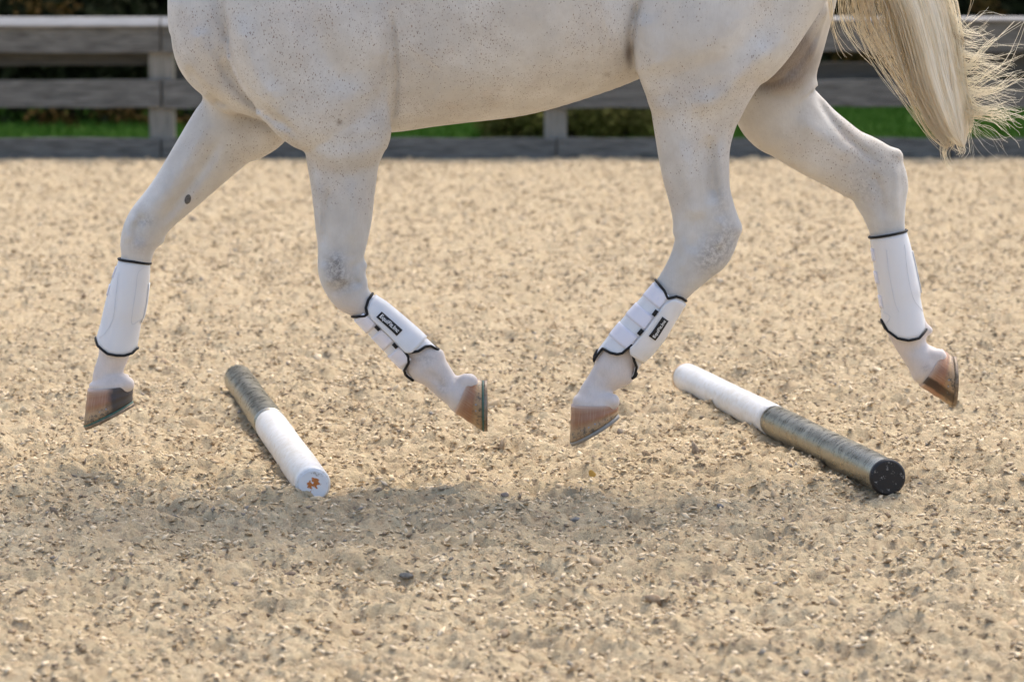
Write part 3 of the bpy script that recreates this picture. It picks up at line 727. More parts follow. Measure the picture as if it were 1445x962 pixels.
# where the coat is flecked, smudged, tan, bare or painted darker in shaded folds: masks from position (pixels of the photograph give the places)
def blob(px, py, r, Y, rz=None):
    q = P(px, py, Y); rz = rz or r; r /= 590.; rz /= 590.
    return np.exp(-((BV[:, 0]-q[0])**2/r**2+(BV[:, 1]-q[1])**2/(.09**2)+(BV[:, 2]-q[2])**2/rz**2))
z = BV[:, 2]
spec = np.clip((z-.62)/.25, 0, 1)*.30 + .9*np.exp(-(((BV[:, 0]+.42)/.30)**2+((z-1.08)/.28)**2)) + .25*np.exp(-(((BV[:, 0]-.1)/.4)**2+((z-1.15)/.25)**2)) + np.clip((z-.48)/.2, 0, 1)*.14
spec += .5*blob(1230, 225, 60, YF) + .4*blob(1000, 200, 50, YN, 60)
attr(body, 'speckle', np.clip(spec, 0, 1.0))
smd = .95*blob(474, 376, 13, YN-.05, 18)+.55*blob(482, 400, 18, YN-.05, 14) + .55*blob(1015, 352, 24, YN-.05, 22)+.4*blob(1030, 330, 16, YN-.05, 18) + .35*blob(600, 506, 16, YN-.03, 10)+.35*blob(624, 545, 8, YN-.03, 14) + .5*blob(205, 312, 14, YF-.05, 10) + .35*blob(1306, 519, 7, YF-.03, 9)
smd += .45*blob(1000, 372, 20, YN-.05, 18)+.3*blob(1020, 285, 12, YN-.05, 30)+.3*blob(196, 345, 16, YF-.05, 12)+.35*blob(1225, 262, 26, YF-.05, 26)+.25*blob(1250, 225, 20, YF-.05, 14)
attr(body, 'smudge', np.clip(smd, 0, 1))
attr(body, 'tan', np.clip(.5+.5*blob(420, 130, 40, YN, 30)+.8*blob(258, 55, 25, YM, 30)+.5*blob(700, 140, 120, YM-.2, 30)+.6*blob(1000, 60, 90, YN, 20), 0, 1))
attr(body, 'pink', np.clip((.50-z)/.10, 0, 1)*.6+.25*blob(200, 350, 20, YF))
attr(body, 'skin_and_shade', np.clip((1.0*blob(889, 78, 6, YM-.2, 20)+.28*blob(878, 82, 18, YM-.2, 18))*(BV[:, 0] < P(895, 60, YM-.2)[0])+.7*blob(855, 104, 6, YM-.1, 4)+1.7*np.exp(-((((BV[:, 0]-P(1098, 82, YM)[0])/.10)**2+((BV[:, 2]-P(1098, 82, YM)[2])/.085)**2))**1.5)*(BV[:, 1] > YM-.05)*(BV[:, 1] < YM+.16)+.42*blob(352, 172, 46, YF-.12, 17)+.25*blob(395, 182, 25, YM, 10)+1.2*blob(480, 172, 3.2, YM-.2, 3.2)+.5*blob(1020, 66, 3, YM-.2, 2), 0, 1))  # bare skin and moles, plus shade painted into flank, chest and inner-thigh folds

# chestnut on the inside of the far foreleg
CALL = simple('callus', (.13, .12, .11), .7, .3, .3, 250, .6, .001)
def on_body(px, py, Yguess, far=False):
    """point and outward normal of the coat seen at that pixel"""
    o = Vector((0, 0, CAMZ)); t = P(px, py, Yguess)
    d = (Vector(t)-o).normalized(); off = Vector(horse.location)
    ok, loc, nor, _ = body.ray_cast(o-off, d)
    if not ok: return t, np.array([0, -1, 0])
    return np.array(loc+off), np.array(nor)
q, nrm = on_body(264, 283, YF)
V = []; F = []
n = 14
for k, (rr, h) in enumerate(((1, -.002), (.85, .0022), (.45, .0036), (.02, .0036))):
    for j in range(n):
        a = 2*math.pi*j/n; r0 = .0108*(1+.35*math.cos(a-1.1))*rr
        V.append(q+np.array([r0*math.cos(a)*.75+.3*r0*math.sin(a), -h, r0*math.sin(a)*1.2]))
for k in range(3):
    for j in range(n): F.append((k*n+j, k*n+(j+1) % n, (k+1)*n+(j+1) % n, (k+1)*n+j))
mk('chestnut', V, F, CALL, horse)

# ---- hooves
def hoofmat(name, dark_back=0., dark_front=0.):
    m = NM(name, .42, .5)
    n = m.noise(28, 4, .6); vs = m.at('vert'); fs = m.at('fore')
    band = m.noise(1, 3, .6, None); 
    comb = m.n('ShaderNodeCombineXYZ'); m.l(m.math('MULTIPLY', vs, 22), comb.inputs[0]); m.l(m.math('MULTIPLY', fs, 1.5), comb.inputs[1])
    rings = m.n('ShaderNodeTexNoise'); rings.inputs['Scale'].default_value = 1; rings.inputs['Detail'].default_value = 3; m.l(comb.outputs[0], rings.inputs['Vector'])
    comb2 = m.n('ShaderNodeCombineXYZ'); m.l(m.math('MULTIPLY', vs, 1.2), comb2.inputs[0]); m.l(m.math('MULTIPLY', fs, 26), comb2.inputs[1])
    str_ = m.n('ShaderNodeTexNoise'); str_.inputs['Scale'].default_value = 1; str_.inputs['Detail'].default_value = 4; m.l(comb2.outputs[0], str_.inputs['Vector'])
    c = m.ramp(vs, [(0., (.60, .45, .36)), (.08, (.44, .28, .19)), (.24, (.34, .165, .09)), (.50, (.33, .145, .065)), (.74, (.42, .27, .13)), (1., (.30, .21, .12))])
    c = m.mix(m.ramp(rings.outputs['Fac'], [(.42, 0.), (.62, .35)]), c, (.26, .14, .08))
    c = m.mix(m.ramp(str_.outputs['Fac'], [(.50, 0.), (.70, .22)]), c, (.60, .44, .30))
    if dark_back: c = m.mix(m.math('MULTIPLY', m.ramp(m.math('ADD', fs, m.math('MULTIPLY', n, .25)), [(.48, 1.), (.66, 0.)]), dark_back), c, (.045, .038, .034))
    if dark_front: c = m.mix(m.math('MULTIPLY', m.math('MULTIPLY', m.ramp(m.math('ADD', fs, m.math('MULTIPLY', n, .12)), [(.72, 0.), (.78, 1.), (.93, 1.), (.97, 0.)]), m.ramp(vs, [(.0, 1.), (1., .8)])), dark_front), c, (.04, .022, .014))
    dirt = m.math('MULTIPLY', m.ramp(m.noise(75, 4, .75), [(.50, 0.), (.60, 1.)]), m.ramp(vs, [(.45, 0.), (.80, 1.)]))
    c = m.mix(m.math('MULTIPLY', dirt, .8), c, (.055, .052, .048))
    m.col(c); m.bump(rings.outputs['Fac'], .3, .001); return m.m
SHOE = NM('worn_shoe', .5, .4); sn = SHOE.noise(60, 4, .7); SHOE.col(SHOE.mix(SHOE.ramp(sn, [(.4, 0.), (.6, 1.)]), (.17, .125, .08), (.30, .24, .18))); SHOE.b.inputs['Metallic'].default_value = .4; SHOE = SHOE.m
LINE = simple('green_pad', (.05, .14, .11), .5, .4)
SOLE = simple('sole_horn', (.20, .16, .12), .9, .2, .3, 60, .8, .003)
NAIL = simple('nail_clench', (.25, .26, .28), .4, .5)
def hoof(Cf, Cb, T, H, Yc, mat, shoe_mat=SHOE, pad=True, mid=0.):
    """Cf/Cb front/back of the coronet, T toe tip, H heel of the sole, all in photograph pixels"""
    cf, cb, t, h = (P(a, b, Yc) for a, b in (Cf, Cb, T, H))
    def outline(n=40):
        o = []
        for j in range(n):
            a = 2*math.pi*j/n; c_, s_ = math.cos(a), math.sin(a)      # c=1 toe
            y = s_*(1 if c_ > -.3 else 1-.20*(-c_-.3)/.7)
            o.append((c_, y))
        return o
    O = outline(); n = len(O); V = []; vert = []; fore = []; lev = 14
    ax0 = np.array(t-h); 
    for k in range(lev+1):
        s_ = k/lev
        f = cf*(1-s_)+t*s_; b = cb*(1-s_)+h*s_
        bul = .003*math.sin(math.pi*s_)
        wy = .051+(.063-.051)*s_; x = .0018*math.sin(s_*17)*.35
        if k == 0: wy -= .001
        ctr = (f+b)/2; half = (f-b)/2; hl = np.linalg.norm(half); hd = half/hl
        for c_, y in O:
            q = ctr+hd*(hl+x)*c_*(1 if c_ > 0 else 1) ; q = q+np.array([0, 1., 0])*y*(wy+x+bul)
            V.append(q); vert.append(s_); fore.append((c_+1)/2)
    F = []
    for k in range(lev):
        for j in range(n): F.append((k*n+j, (k+1)*n+j, (k+1)*n+(j+1) % n, k*n+(j+1) % n))
    F.append(tuple(range(n))); F.append(tuple(lev*n+j for j in range(n))[::-1])
    o = mk('hoof', V, F, mat, horse); attr(o, 'vert', vert); attr(o, 'fore', fore)
    # shoe: a ring under the sole
    hd = (t-h)/np.linalg.norm(t-h); dn = np.cross(hd, [0, 1, 0]); dn = dn if np.dot(dn, t-cf) > 0 else -dn
    ctr = (t+h)/2; hl = np.linalg.norm(t-h)/2
    def ring(name, z0, z1, sc0, sc1, mt, parent):
        V = []; F = []; js = [j for j in range(n)]
        for (zz, sc_) in ((z0, sc0), (z1, sc0), (z1, sc1), (z0, sc1)):
            for j in js:
                c_, y = O[j]; V.append(ctr+hd*(hl*sc_)*c_+np.array([0, 1., 0])*y*.063*sc_+dn*zz)
        for k in range(4):
            for j in js:
                F.append((k*n+j, k*n+(j+1) % n, ((k+1) % 4)*n+(j+1) % n, ((k+1) % 4)*n+j))
        return mk(name, V, F, mt, parent)
    if pad: ring('hoof_pad', .0003, .0035, 1.012, .7, LINE, o)
    ring('horseshoe', .0035 if pad else .0003, .012 if pad else .009, 1.008, .68, shoe_mat, o)
    V = [ctr+hd*hl*.95*c_+np.array([0, 1., 0])*y*.060-dn*(-.0015) for c_, y in O]
    mk('sole', V+[ctr-dn*.004], [(j, (j+1) % n, n) for j in range(n)], SOLE, o)
    # nail clenches on the near wall
    up = (cf-t)/np.linalg.norm(cf-t)
    for i, c_ in enumerate((.55, .30, .05)):
        y = -math.sqrt(1-c_*c_); q = ctr+hd*hl*c_+np.array([0, 1., 0])*y*.063*.985+up*.018-hd*.004
        V = []; F = []
        bx(V, F, (q[0]-.0022, q[1]-.0012, q[2]-.0018), (q[0]+.0022, q[1]+.004, q[2]+.0018)); mk('nail', V, F, NAIL, o, smooth=False)
    return o
hoof((124, 548), (188, 542.5), (118, 600), (187, 566), YF, hoofmat('hoof_horn_dark_heel', .95))
hoof((640.5, 581), (664, 528), (681, 608), (680.5, 537), YN, hoofmat('hoof_horn_red'))
hoof((806, 570), (873, 568.5), (804, 624), (872, 584), YN, hoofmat('hoof_horn_plain'), simple('steel_shoe', (.27, .25, .22), .5, .4), False)
hoof((1297, 544), (1329.5, 492), (1342, 573), (1344, 503), YF, hoofmat('hoof_horn_striped', 0, .95), SHOE, False)

# ---- protective boots
m = NM('white_boot_shell', .42, .45); n = m.noise(300, 2); n0 = m.noise(14, 3)
m.col(m.mix(n0, (.79, .79, .80), (.73, .73, .745))); m.bump(n, .12, .0005); BSHELL = m.m
m = NM('white_elastic', .75, .2); n = m.noise(40, 3, .6, m.co((20, 20, 1)))
m.col((.80, .79, .86)); m.bump(n, .3, .0006); BSTRAP = m.m
BFLAP = simple('boot_flap', (.76, .76, .77), .45, .4, .04, 25, .1, .0005)
BIND = simple('black_binding', (.012, .012, .013), .6, .3, .2, 300, .3, .0005)
STITCH = simple('grey_stitching', (.62, .64, .68), .7, .2)
LABEL = simple('black_label', (.012, .012, .014), .5, .4); LETTER = simple('label_lettering', (.75, .75, .75), .6, .3)
class Boot:
    def __init__(s, A, B_, left, right, top, bot, Yc, tdep, label):
        """A,B axis ends; left/right outline points; top/bottom edge points; photograph pixels"""
        s.Y = Yc; s.A = P(*A, Yc)[[0, 2]]; Bm = P(*B_, Yc)[[0, 2]]; s.L = np.linalg.norm(Bm-s.A); s.D = (Bm-s.A)/s.L
        s.N = np.array([-s.D[1], s.D[0]])
        if s.N[0] < 0: s.N = -s.N                  # N points to picture right
        s.td = tdep
        def su(pts): 
            q = np.array([P(a, b, Yc)[[0, 2]] for a, b in pts])-s.A; return q@s.D, q@s.N
        ls, lu = su(left); rs, ru = su(right)
        o1 = np.argsort(ls); o2 = np.argsort(rs)
        s.lu = lambda x: np.interp(x, ls[o1], lu[o1]); s.ru = lambda x: np.interp(x, rs[o2], ru[o2])
        def edge(pts):
            a, b = su(pts)
            mid = (s.lu(a)+s.ru(a))/2; hw = (s.ru(a)-s.lu(a))/2; c = np.clip((b-mid)/hw, -1, 1); o = np.argsort(c)
            return c[o], a[o]
        tc, ts = edge(top); bc, bs = edge(bot)
        s.top = lambda c: np.interp(c, tc, ts); s.bot = lambda c: np.interp(c, bc, bs)
        s.o = s.patch('boot', 0, 2*math.pi, 96, None, None, 0, BSHELL, horse, closed=True)
        s.o['label'] = label
        so_ = s.o.modifiers.new('thick', 'SOLIDIFY'); so_.thickness = .004; so_.offset = -1
    def pt(s, th, sv, off=0.):
        """th angle: 0 picture right, pi/2 towards camera, pi picture left"""
        c, si = math.cos(th), math.sin(th)
        mid = (s.lu(sv)+s.ru(sv))/2; hw = (s.ru(sv)-s.lu(sv))/2+off; dp = s.td*hw/.047+.006+off if s.td < 1 else hw
        q = s.A+s.D*sv+s.N*(mid+hw*c)
        return np.array([q[0], s.Y-dp*si, q[1]])
    def patch(s, name, th0, th1, n, s0, s1, off, mat, parent, closed=False, ns=22, thick=None):
        V = []; F = []
        for i in range(n if closed else n+1):
            th = th0+(th1-th0)*i/n; c = math.cos(th)
            a = s.top(c) if s0 is None else s0(c) if callable(s0) else s0
            b = s.bot(c) if s1 is None else s1(c) if callable(s1) else s1
            for j in range(ns+1): V.append(s.pt(th, a+(b-a)*j/ns, off))
        m_ = n if closed else n
        for i in range(m_):
            i2 = (i+1) % n if closed else i+1
            for j in range(ns): F.append((i*(ns+1)+j, i*(ns+1)+j+1, i2*(ns+1)+j+1, i2*(ns+1)+j))
        # make faces point outward
        F = [f[::-1] for f in F] if s.flip() else F
        o = mk(name, V, F, mat, parent)
        if thick: md = o.modifiers.new('t', 'SOLIDIFY'); md.thickness = thick; md.offset = 0
        return o
    def flip(s):
        a = s.pt(1.5, s.L*.5); b = s.pt(1.6, s.L*.5); c = s.pt(1.5, s.L*.6)
        nrm = np.cross(c-a, b-a)      # order (i,j),(i,j+1),...,(i+1)
        return nrm[1] > 0
    def line(s, pts, r, name, mat, off=.002, closed=False, parent=None):
        """tube through (theta, s) points on the boot surface"""
        Q_ = np.array([s.pt(a, b, off) for a, b in pts]); return tube3(Q_, r, name, mat, parent or s.o, closed)
def tube3(Q_, r, name, mat, parent, closed=False, n=7):
    V = []; F = []; M = len(Q_)
    for i in range(M):
        a = Q_[(i-1) % M] if closed or i > 0 else Q_[i]; b = Q_[(i+1) % M] if closed or i < M-1 else Q_[i]
        d = b-a; d /= np.linalg.norm(d)+1e-12
        u = np.cross(d, [0.1, 1, .2]); u /= np.linalg.norm(u); v = np.cross(d, u)
        for j in range(n): V.append(Q_[i]+r*(math.cos(6.2832*j/n)*u+math.sin(6.2832*j/n)*v))
    for i in range(M if closed else M-1):
        i2 = (i+1) % M
        for j in range(n): F.append((i*n+j, i*n+(j+1) % n, i2*n+(j+1) % n, i2*n+j))
    if not closed: F.append(tuple(range(n))[::-1]); F.append(tuple((M-1)*n+j for j in range(n)))
    return mk(name, V, F, mat, parent)
def bindings(b, r=.0033):
    for fn, nm in ((b.top, 'top_binding'), (b.bot, 'bottom_binding')):
        b.line([(2*math.pi*i/140, fn(math.cos(2*math.pi*i/140))) for i in range(140)], r, nm, BIND, off=.0008, closed=True)
def pxline(b, pts, r, name, mat, off=.0006):
    r = .00045
    pp = []
    q = catmull([tuple(p) for p in pts], 5)
    for a, c in q:
        w_ = P(a, c, b.Y-.03)[[0, 2]]-b.A; sv = w_@b.D; u = w_@b.N
        mid = (b.lu(sv)+b.ru(sv))/2; hw = (b.ru(sv)-b.lu(sv))/2
        pp.append((math.acos(max(-.985, min(.985, (u-mid)/hw))), sv))
    return b.line(pp, r, name, mat, off)

# near fore
bn = Boot((512, 431), (595, 515), [(497, 446), (499, 451), (518, 470), (535, 487), (550, 505), (567, 522), (574, 530), (584, 537)],
          [(526, 415), (531, 419), (544, 427), (567, 446), (588, 464), (610, 484.5), (619, 493)],
          [(495, 448), (507.6, 444.5), (516, 443.7), (519, 441), (517, 432), (520, 422), (525, 415)],
          [(583, 536), (573, 528), (571, 521), (577.5, 509), (577, 500), (569.5, 489.5), (579, 494.6), (590.6, 493), (601, 487), (608, 487), (618, 493)],
          YN, .034, 'white near foreleg boot with three elastic straps and a black name label')
# near hind
bh = Boot((948, 410), (868, 515), [(925, 396), (908, 416), (888, 438), (868, 461.5), (846.6, 489), (838, 502), (836, 511)],
          [(968, 424), (966, 429), (953, 450), (936.5, 478), (918, 501), (910, 507), (900.5, 520), (897, 530), (880, 545)],
          [(925.6, 395.3), (936.5, 408), (941.4, 419), (953, 416), (961.4, 419), (967.7, 424)],
          [(838, 510.6), (836.6, 501.4), (841.6, 493), (850, 490), (860, 495), (870, 497), (878, 495), (891.5, 483), (891.5, 495), (894, 506.4), (898, 516.4), (898, 526.4), (891.5, 533)],
          YN, .036, 'white near hind boot with three elastic straps and a black name label')
ff = Boot((190, 368), (164, 497), [(168, 365), (161, 385), (155, 402), (148, 428), (141.6, 457), (135.5, 477), (134, 490), (133, 505)],
          [(212, 372), (211.5, 392), (207, 430), (203, 448), (199.5, 453), (197, 470), (194.5, 485), (193, 505)],
          [(168, 365.3), (190, 367.5), (212, 371.6)], [(135.8, 476.5), (140, 486), (155, 496.4), (167, 498.5), (178, 499), (188, 496.4), (193, 491)], YF, .036, 'plain white boot on the far foreleg')
fh = Boot((1253, 330), (1277, 476), [(1227, 335), (1229, 346), (1234, 385), (1242, 430), (1244, 450), (1249, 480)],
          [(1279, 325), (1285, 345.6), (1292, 375.5), (1299.5, 412), (1298, 416), (1302, 437), (1307, 461.6), (1309, 480)],
          [(1227, 335), (1253, 330), (1279, 325)], [(1244, 451), (1251, 465), (1264, 474.7), (1279, 477.5), (1294, 474.7), (1307, 462.6)], YF, .037, 'plain white boot on the far hind leg')
for b in (bn, bh, ff, fh): bindings(b)
def strapped(b, straps, flap_c, lab, textrot, el, mirror):
    """straps: (s0, s1) fractions; flap between flap_c and the far edge"""
    L = b.L
    ca, cb_ = flap_c
    if mirror: ta, tb = math.acos(cb_)+.04, 3.6              # straps cover picture left
    else: ta, tb = math.acos(cb_)+.04, 3.6
    for (s0, s1) in straps:
        st = b.patch('strap', ta, tb, 24, L*s0, L*s1, .0009, BSTRAP, b.o, ns=6, thick=.0014)
    # the flap with rounded corners
    f0, f1 = lab['flap']
    def fa(c):
        e = max(0, (cb_+.22-c)/.22); return b.top(c)+L*(f0+.05*e*e)
    def fb(c):
        e = max(0, (cb_+.28-c)/.28); return L*(f1-.06*e*e)
    b.patch('flap', -.35, math.acos(cb_), 26, fa, fb, .0030, BFLAP, b.o, thick=.0024)
    for s0 in el:
        b.patch('elastic_loop', math.acos(cb_)+.02, math.acos(cb_)+.19, 3, L*(s0-.035), L*(s0+.035), .0046, BIND, b.o, ns=3, thick=.002)
    # label and lettering
    c0, c1 = lab['c']; s0, s1 = lab['s']
    b.patch('name_label', math.acos(c1), math.acos(c0), 6, L*s0, L*s1, .0048, LABEL, b.o, ns=8, thick=.0012)
    thm = (math.acos(c0)+math.acos(c1))/2; sm_ = L*(s0+s1)/2
    ctr = b.pt(thm, sm_, .0060); e1 = b.pt(thm, sm_+.01, .0060)-b.pt(thm, sm_-.01, .0060); e1 /= np.linalg.norm(e1)
    e2 = b.pt(thm-.05, sm_, .0060)-b.pt(thm+.05, sm_, .0060); e2 /= np.linalg.norm(e2)
    if mirror: e1 = -e1
    nrm = np.cross(e1, e2)
    if nrm[1] > 0: e2 = -e2; nrm = -nrm
    cu = bpy.data.curves.new('lettering', 'FONT'); cu.body = 'EquiFit.Inc'; cu.size = .0108; cu.align_x = 'CENTER'; cu.align_y = 'CENTER'; cu.extrude = .0002; cu.offset = .00022
    t = bpy.data.objects.new('lettering', cu); COL.objects.link(t)
    bpy.context.view_layer.update()
    dg = bpy.context.evaluated_depsgraph_get(); me = bpy.data.meshes.new_from_object(t.evaluated_get(dg)); bpy.data.objects.remove(t)
    vs_ = np.zeros(len(me.vertices)*3); me.vertices.foreach_get('co', vs_); vs_ = vs_.reshape(-1, 3)
    k = (L*(s1-s0)*.86)/max(1e-6, (vs_[:, 0].max()-vs_[:, 0].min())); vs_ *= k
    W_ = ctr+vs_[:, :1]*e1+vs_[:, 1:2]*e2+vs_[:, 2:]*nrm
    mk('lettering', W_, [tuple(p.vertices) for p in me.polygons], LETTER, b.o, smooth=False)
strapped(bn, [(.06, .27), (.345, .555), (.64, .85)], (None, -.16), dict(flap=(.035, .80), c=(.12, .50), s=(.20, .53)), 0, [.305, .60], False)
strapped(bh, [(.05, .225), (.33, .50), (.60, .78)], (None, .02), dict(flap=(.03, .80), c=(.28, .62), s=(.27, .52)), 0, [.285, .54], True)
# quilting seams and strap ends on the far boots
pxline(fh, [(1250, 352), (1254, 385), (1262, 425), (1268, 440)], .0007, 'seam', STITCH)
pxline(fh, [(1276, 345), (1280, 385), (1288, 420), (1303, 440)], .0007, 'seam', STITCH)
pxline(fh, [(1247, 440), (1256, 447), (1250, 458)], .0006, 'seam', STITCH)
pxline(ff, [(167, 385), (164, 420), (160, 450), (150, 468), (140, 477)], .0007, 'seam', STITCH)
pxline(ff, [(203, 378), (195, 385), (192, 410), (186, 455), (196, 452), (202, 450)], .0007, 'seam', STITCH)
pxline(bn, [(590, 468), (586, 478), (579, 487), (573, 488)], .0006, 'seam', STITCH)
for (s0, s1) in ((.07, .19), (.29, .41), (.52, .64)):
    fh.patch('strap', 2.72, 3.6, 8, fh.L*(s0+.04), fh.L*(s1+.04), .0012, BSTRAP, fh.o, ns=4, thick=.002)
for (s0, s1) in ((.10, .22), (.30, .42)):
    ff.patch('strap', 2.80, 3.6, 8, ff.L*s0, ff.L*s1, .0012, BSTRAP, ff.o, ns=4, thick=.002)
fh.patch('strap', -.5, .22, 8, fh.L*.20, fh.L*.60, .0016, BSHELL, fh.o, ns=6, thick=.002)
ff.patch('strap', -.5, .22, 8, ff.L*.20, ff.L*.63, .0014, BSHELL, ff.o, ns=6, thick=.002)

# ---- tail
m = NM('tail_hair', .45, .4)
tone = m.at('tone'); root_ = m.at('along')
hc = m.ramp(tone, [(0., (.30, .23, .16)), (.15, (.66, .55, .39)), (.4, (.93, .84, .67)), (1., (.97, .93, .81))])
m.col(hc)
tr = m.n('ShaderNodeBsdfTranslucent'); m.l(hc, tr.inputs[0]); mx = m.n('ShaderNodeMixShader'); mx.inputs[0].default_value = .6
outn = [n for n in m.t.nodes if n.type == 'OUTPUT_MATERIAL'][0]
m.l(m.b.outputs[0], mx.inputs[1]); m.l(tr.outputs[0], mx.inputs[2]); m.l(mx.outputs[0], outn.inputs[0])
HAIR = m.m
TY = YM+.02
TV = []; TF = []; TT = []; TA = []; toff = 0
def strands(ctrl, N, sx, sy, r, wig=2.0, tone=(.3, 1.), nseg=18, trim=(.8, 1.)):
    """ctrl: photograph-pixel guide points; sx spread (px) at the guide points; sy depth spread (m)"""
    global toff
    g = np.array(ctrl, float); M = len(g); G_ = np.array([P(a, b, TY) for a, b in g])
    tt = np.linspace(0, 1, M); sxa = np.interp(tt, np.linspace(0, 1, len(sx)), sx)/590.; sya = np.interp(tt, np.linspace(0, 1, len(sy)), sy)
    for _ in range(N):
        a = rng.normal()*.5; b = rng.normal()*.5; a = max(-1.15, min(1.15, a)); 
        dd = np.zeros((M, 3)); tan = np.gradient(G_, axis=0); nn = np.stack([tan[:, 2], np.zeros(M), -tan[:, 0]], 1); nn /= np.linalg.norm(nn, axis=1)[:, None]+1e-9
        K = G_+nn*(a*sxa+rng.normal(size=M)*wig/590.*.5)[:, None]; K[:, 1] += b*sya+rng.normal(size=M)*.003
        q = catmull(K, 5); L_ = len(q); e_ = int(L_*(trim[0]+(trim[1]-trim[0])*rng.random())); q = q[:max(4, e_)]
        q = q[np.linspace(0, len(q)-1, min(nseg, len(q))).astype(int)]
        q = q + np.cumsum(rng.normal(size=q.shape), 0)*(wig*.00010)
        n = len(q); rr = r*(.6+.8*rng.random())*np.linspace(1.15, .55, n)
        d = np.gradient(q, axis=0); d /= np.linalg.norm(d, axis=1)[:, None]+1e-9
        u = np.cross(d, [0, 1, 0.]); u /= np.linalg.norm(u, axis=1)[:, None]+1e-9; v = np.cross(d, u)
        ring = np.stack([q+u*rr[:, None], q-u*.5*rr[:, None]+v*.87*rr[:, None], q-u*.5*rr[:, None]-v*.87*rr[:, None]], 1).reshape(-1, 3)
        i = np.arange(n-1)[:, None]*3
        f = np.concatenate([np.stack([i[:, 0]+j, i[:, 0]+(j+1) % 3, i[:, 0]+3+(j+1) % 3, i[:, 0]+3+j], 1) for j in range(3)])+toff
        TV.append(ring); TF.append(f); toff += len(ring); TT.append(np.full(len(ring), tone[0]+(tone[1]-tone[0])*rng.random())); TA.append(np.repeat(np.linspace(0, 1, n), 3))
def tail_core():
    rows = catmull([(1195, -150, 14), (1228, -100, 24), (1262, -50, 32), (1294, 0, 38), (1311, 55, 35), (1324, 105, 32), (1338, 150, 27), (1350, 186, 17), (1357, 202, 7), (1359, 207, 2)], 7)
    V = []; F = []; n = 64; al = []; M_ = len(rows)
    for i, (a, b, w_) in enumerate(rows):
        c_ = P(a, b, TY); j0, j1 = max(i-1, 0), min(i+1, M_-1)
        t_ = P(rows[j1][0], rows[j1][1], TY)-P(rows[j0][0], rows[j0][1], TY); t_ /= np.linalg.norm(t_); nn = np.array([t_[2], 0, -t_[0]])
        for j in range(n):
            an = 2*math.pi*j/n; k = 1+.07*math.sin(5*an+i*.05)+.05*math.sin(11*an-i*.11)+.035*math.sin(23*an+.07*i)
            V.append(c_+nn*math.cos(an)*w_/590.*k+np.array([0, math.sin(an)*(.008+w_/590.*.42)*k, 0])); al.append((math.cos(an)+1)/2)
    for i in range(M_-1):
        for j in range(n): F.append((i*n+j, i*n+(j+1) % n, (i+1)*n+(j+1) % n, (i+1)*n+j))
    m = NM('tail_core_hair', .6, .3); comb = m.n('ShaderNodeCombineXYZ'); m.l(m.math('MULTIPLY', m.at('across'), 55), comb.inputs[0]); m.l(m.math('MULTIPLY', m.at('down'), 3), comb.inputs[1])
    t = m.n('ShaderNodeTexNoise'); t.inputs['Scale'].default_value = 1; t.inputs['Detail'].default_value = 5; m.l(comb.outputs[0], t.inputs['Vector'])
    m.col(m.ramp(t.outputs['Fac'], [(.28, (.62, .50, .33)), (.48, (.90, .80, .62)), (.70, (.97, .91, .77))])); m.bump(t.outputs['Fac'], .8, .004)
    o = mk('tail_core', V, F, m.m, tail_root); attr(o, 'across', al); attr(o, 'down', np.repeat(np.linspace(0, 1, M_), n))
# main fall
strands([(1190, -150), (1250, -90), (1290, 0), (1308, 70), (1322, 130), (1340, 180), (1352, 208)], 520, (12, 30, 38, 38, 34, 26, 12), (.01, .03, .03, .028, .025, .02, .012), .0009, 2.6, (.3, 1.), trim=(.86, 1.))
strands([(1190, -150), (1262, -90), (1318, 0), (1338, 70), (1345, 120), (1352, 165), (1358, 196)], 260, (12, 24, 26, 18, 16, 18, 10), (.01, .03, .03, .028, .025, .02, .012), .0009, 2.0, (.45, 1.), trim=(.9, 1.))
strands([(1180, -150), (1230, -90), (1268, 0), (1288, 60), (1303, 120), (1325, 172), (1345, 205)], 260, (12, 20, 20, 22, 16, 12, 8), (.01, .04, .05, .05, .045, .03, .02), .0008, 2.6, (.3, 1.), trim=(.7, 1.))
# darker strands over the top
strands([(1220, -150), (1275, -40), (1300, 5), (1325, 35), (1352, 52), (1372, 66)], 26, (8, 10, 12, 8, 6, 8), (.01, .01), .0007, 1.5, (0, .12), trim=(.8, 1.))
# thin veil on the left
for k in range(11):
    x0 = 1184+k*7.5; k = k*.8; e = 30+k*6
    strands([(x0-20, -150), (x0, -70), (x0+2, 0), (x0+10, 35+k*3), (x0+32, 66+k*5), (x0+60, 92+k*5)], 15, (6, 8, 10, 12, 15, 20), (.01, .04, .06), .00065, 5.5, (.25, 1.), trim=(.6, 1.))
strands([(1170, -150), (1205, -60), (1225, 10), (1245, 60), (1270, 105), (1298, 150), (1322, 190), (1340, 214)], 90, (8, 12, 20, 20, 16, 12, 8), (.01, .05, .06, .04, .02), .00065, 3.5, (.2, .95), trim=(.55, 1.))
strands([(1160, -60), (1172, 0), (1178, 40), (1190, 70), (1205, 84)], 12, (6, 6, 8, 12, 20), (.02, .03), .0005, 3, (.3, .8), trim=(.6, 1.))
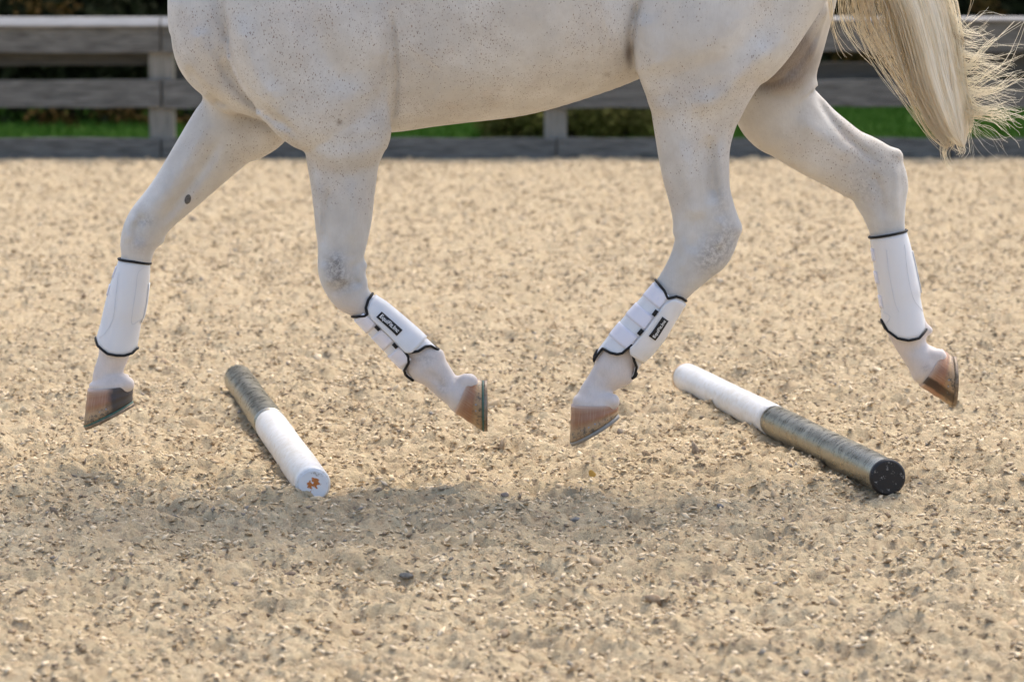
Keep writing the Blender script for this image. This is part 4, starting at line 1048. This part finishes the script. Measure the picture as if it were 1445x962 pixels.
# tip curls
strands([(1330, 150), (1338, 195), (1333, 215), (1338, 232), (1350, 240)], 30, (12, 10, 5, 5, 6), (.01, .01), .0007, 3, (.4, .9), trim=(.6, 1.))
strands([(1345, 170), (1350, 205), (1356, 214), (1350, 222)], 20, (14, 12, 8, 6), (.02, .02), .0006, 4, (.5, 1.), trim=(.7, 1.))
# bright flyaways on the right
for (y0, tx, ty, n, sp_, r) in ((35, 1405, 32, 22, 8, .0006), (50, 1395, 60, 40, 10, .0006), (70, 1420, 85, 46, 12, .0006), (92, 1428, 112, 40, 14, .0006), (112, 1410, 92, 40, 12, .0007), (128, 1445, 102, 30, 5, .0008), (105, 1440, 24, 16, 2.5, .0009), (140, 1425, 148, 46, 8, .0008), (155, 1440, 165, 34, 9, .0008), (160, 1432, 178, 36, 12, .0007), (150, 1380, 205, 14, 16, .0005), (165, 1420, 215, 12, 20, .0004), (120, 1445, 140, 12, 20, .0005)):
    x0 = 1350 if y0 < 120 else 1362
    mxx, mxy = (x0+tx)/2, (y0+ty)/2+rng.normal()*9
    for _k in range(max(2, n//7)):
        ex, ey = tx+rng.normal()*12, ty+rng.normal()*14
        strands([(x0-14, y0-30), (x0+2, y0+rng.normal()*6), ((x0+ex)/2+rng.normal()*6, (y0+ey)/2+rng.normal()*12), (ex, ey), (ex+8+rng.normal()*7, ey+rng.normal()*9)], 3, (5, 5, 4, 6, 8), (.02, .03, .05), r*.8, 5., (.8, 1.), trim=(.55, 1.))
    strands([(x0-22, y0-45), (x0, y0), (mxx, mxy+4), (tx, ty)], n, (6, 7, sp_*.8, sp_*1.6), (.02, .03, .05), r, 5., (.75, 1.), trim=(.45, 1.))
strands([(1360, -60), (1372, -10), (1368, 15), (1362, 32)], 3, (3, 3, 3, 3), (.02, .02), .0006, 3, (.2, .4))
tail = mk('tail', np.vstack(TV), np.vstack(TF), HAIR, horse); tail_root = tail; tail_core(); attr(tail, 'tone', np.concatenate(TT)); attr(tail, 'along', np.concatenate(TA))
tail['kind'] = 'stuff'
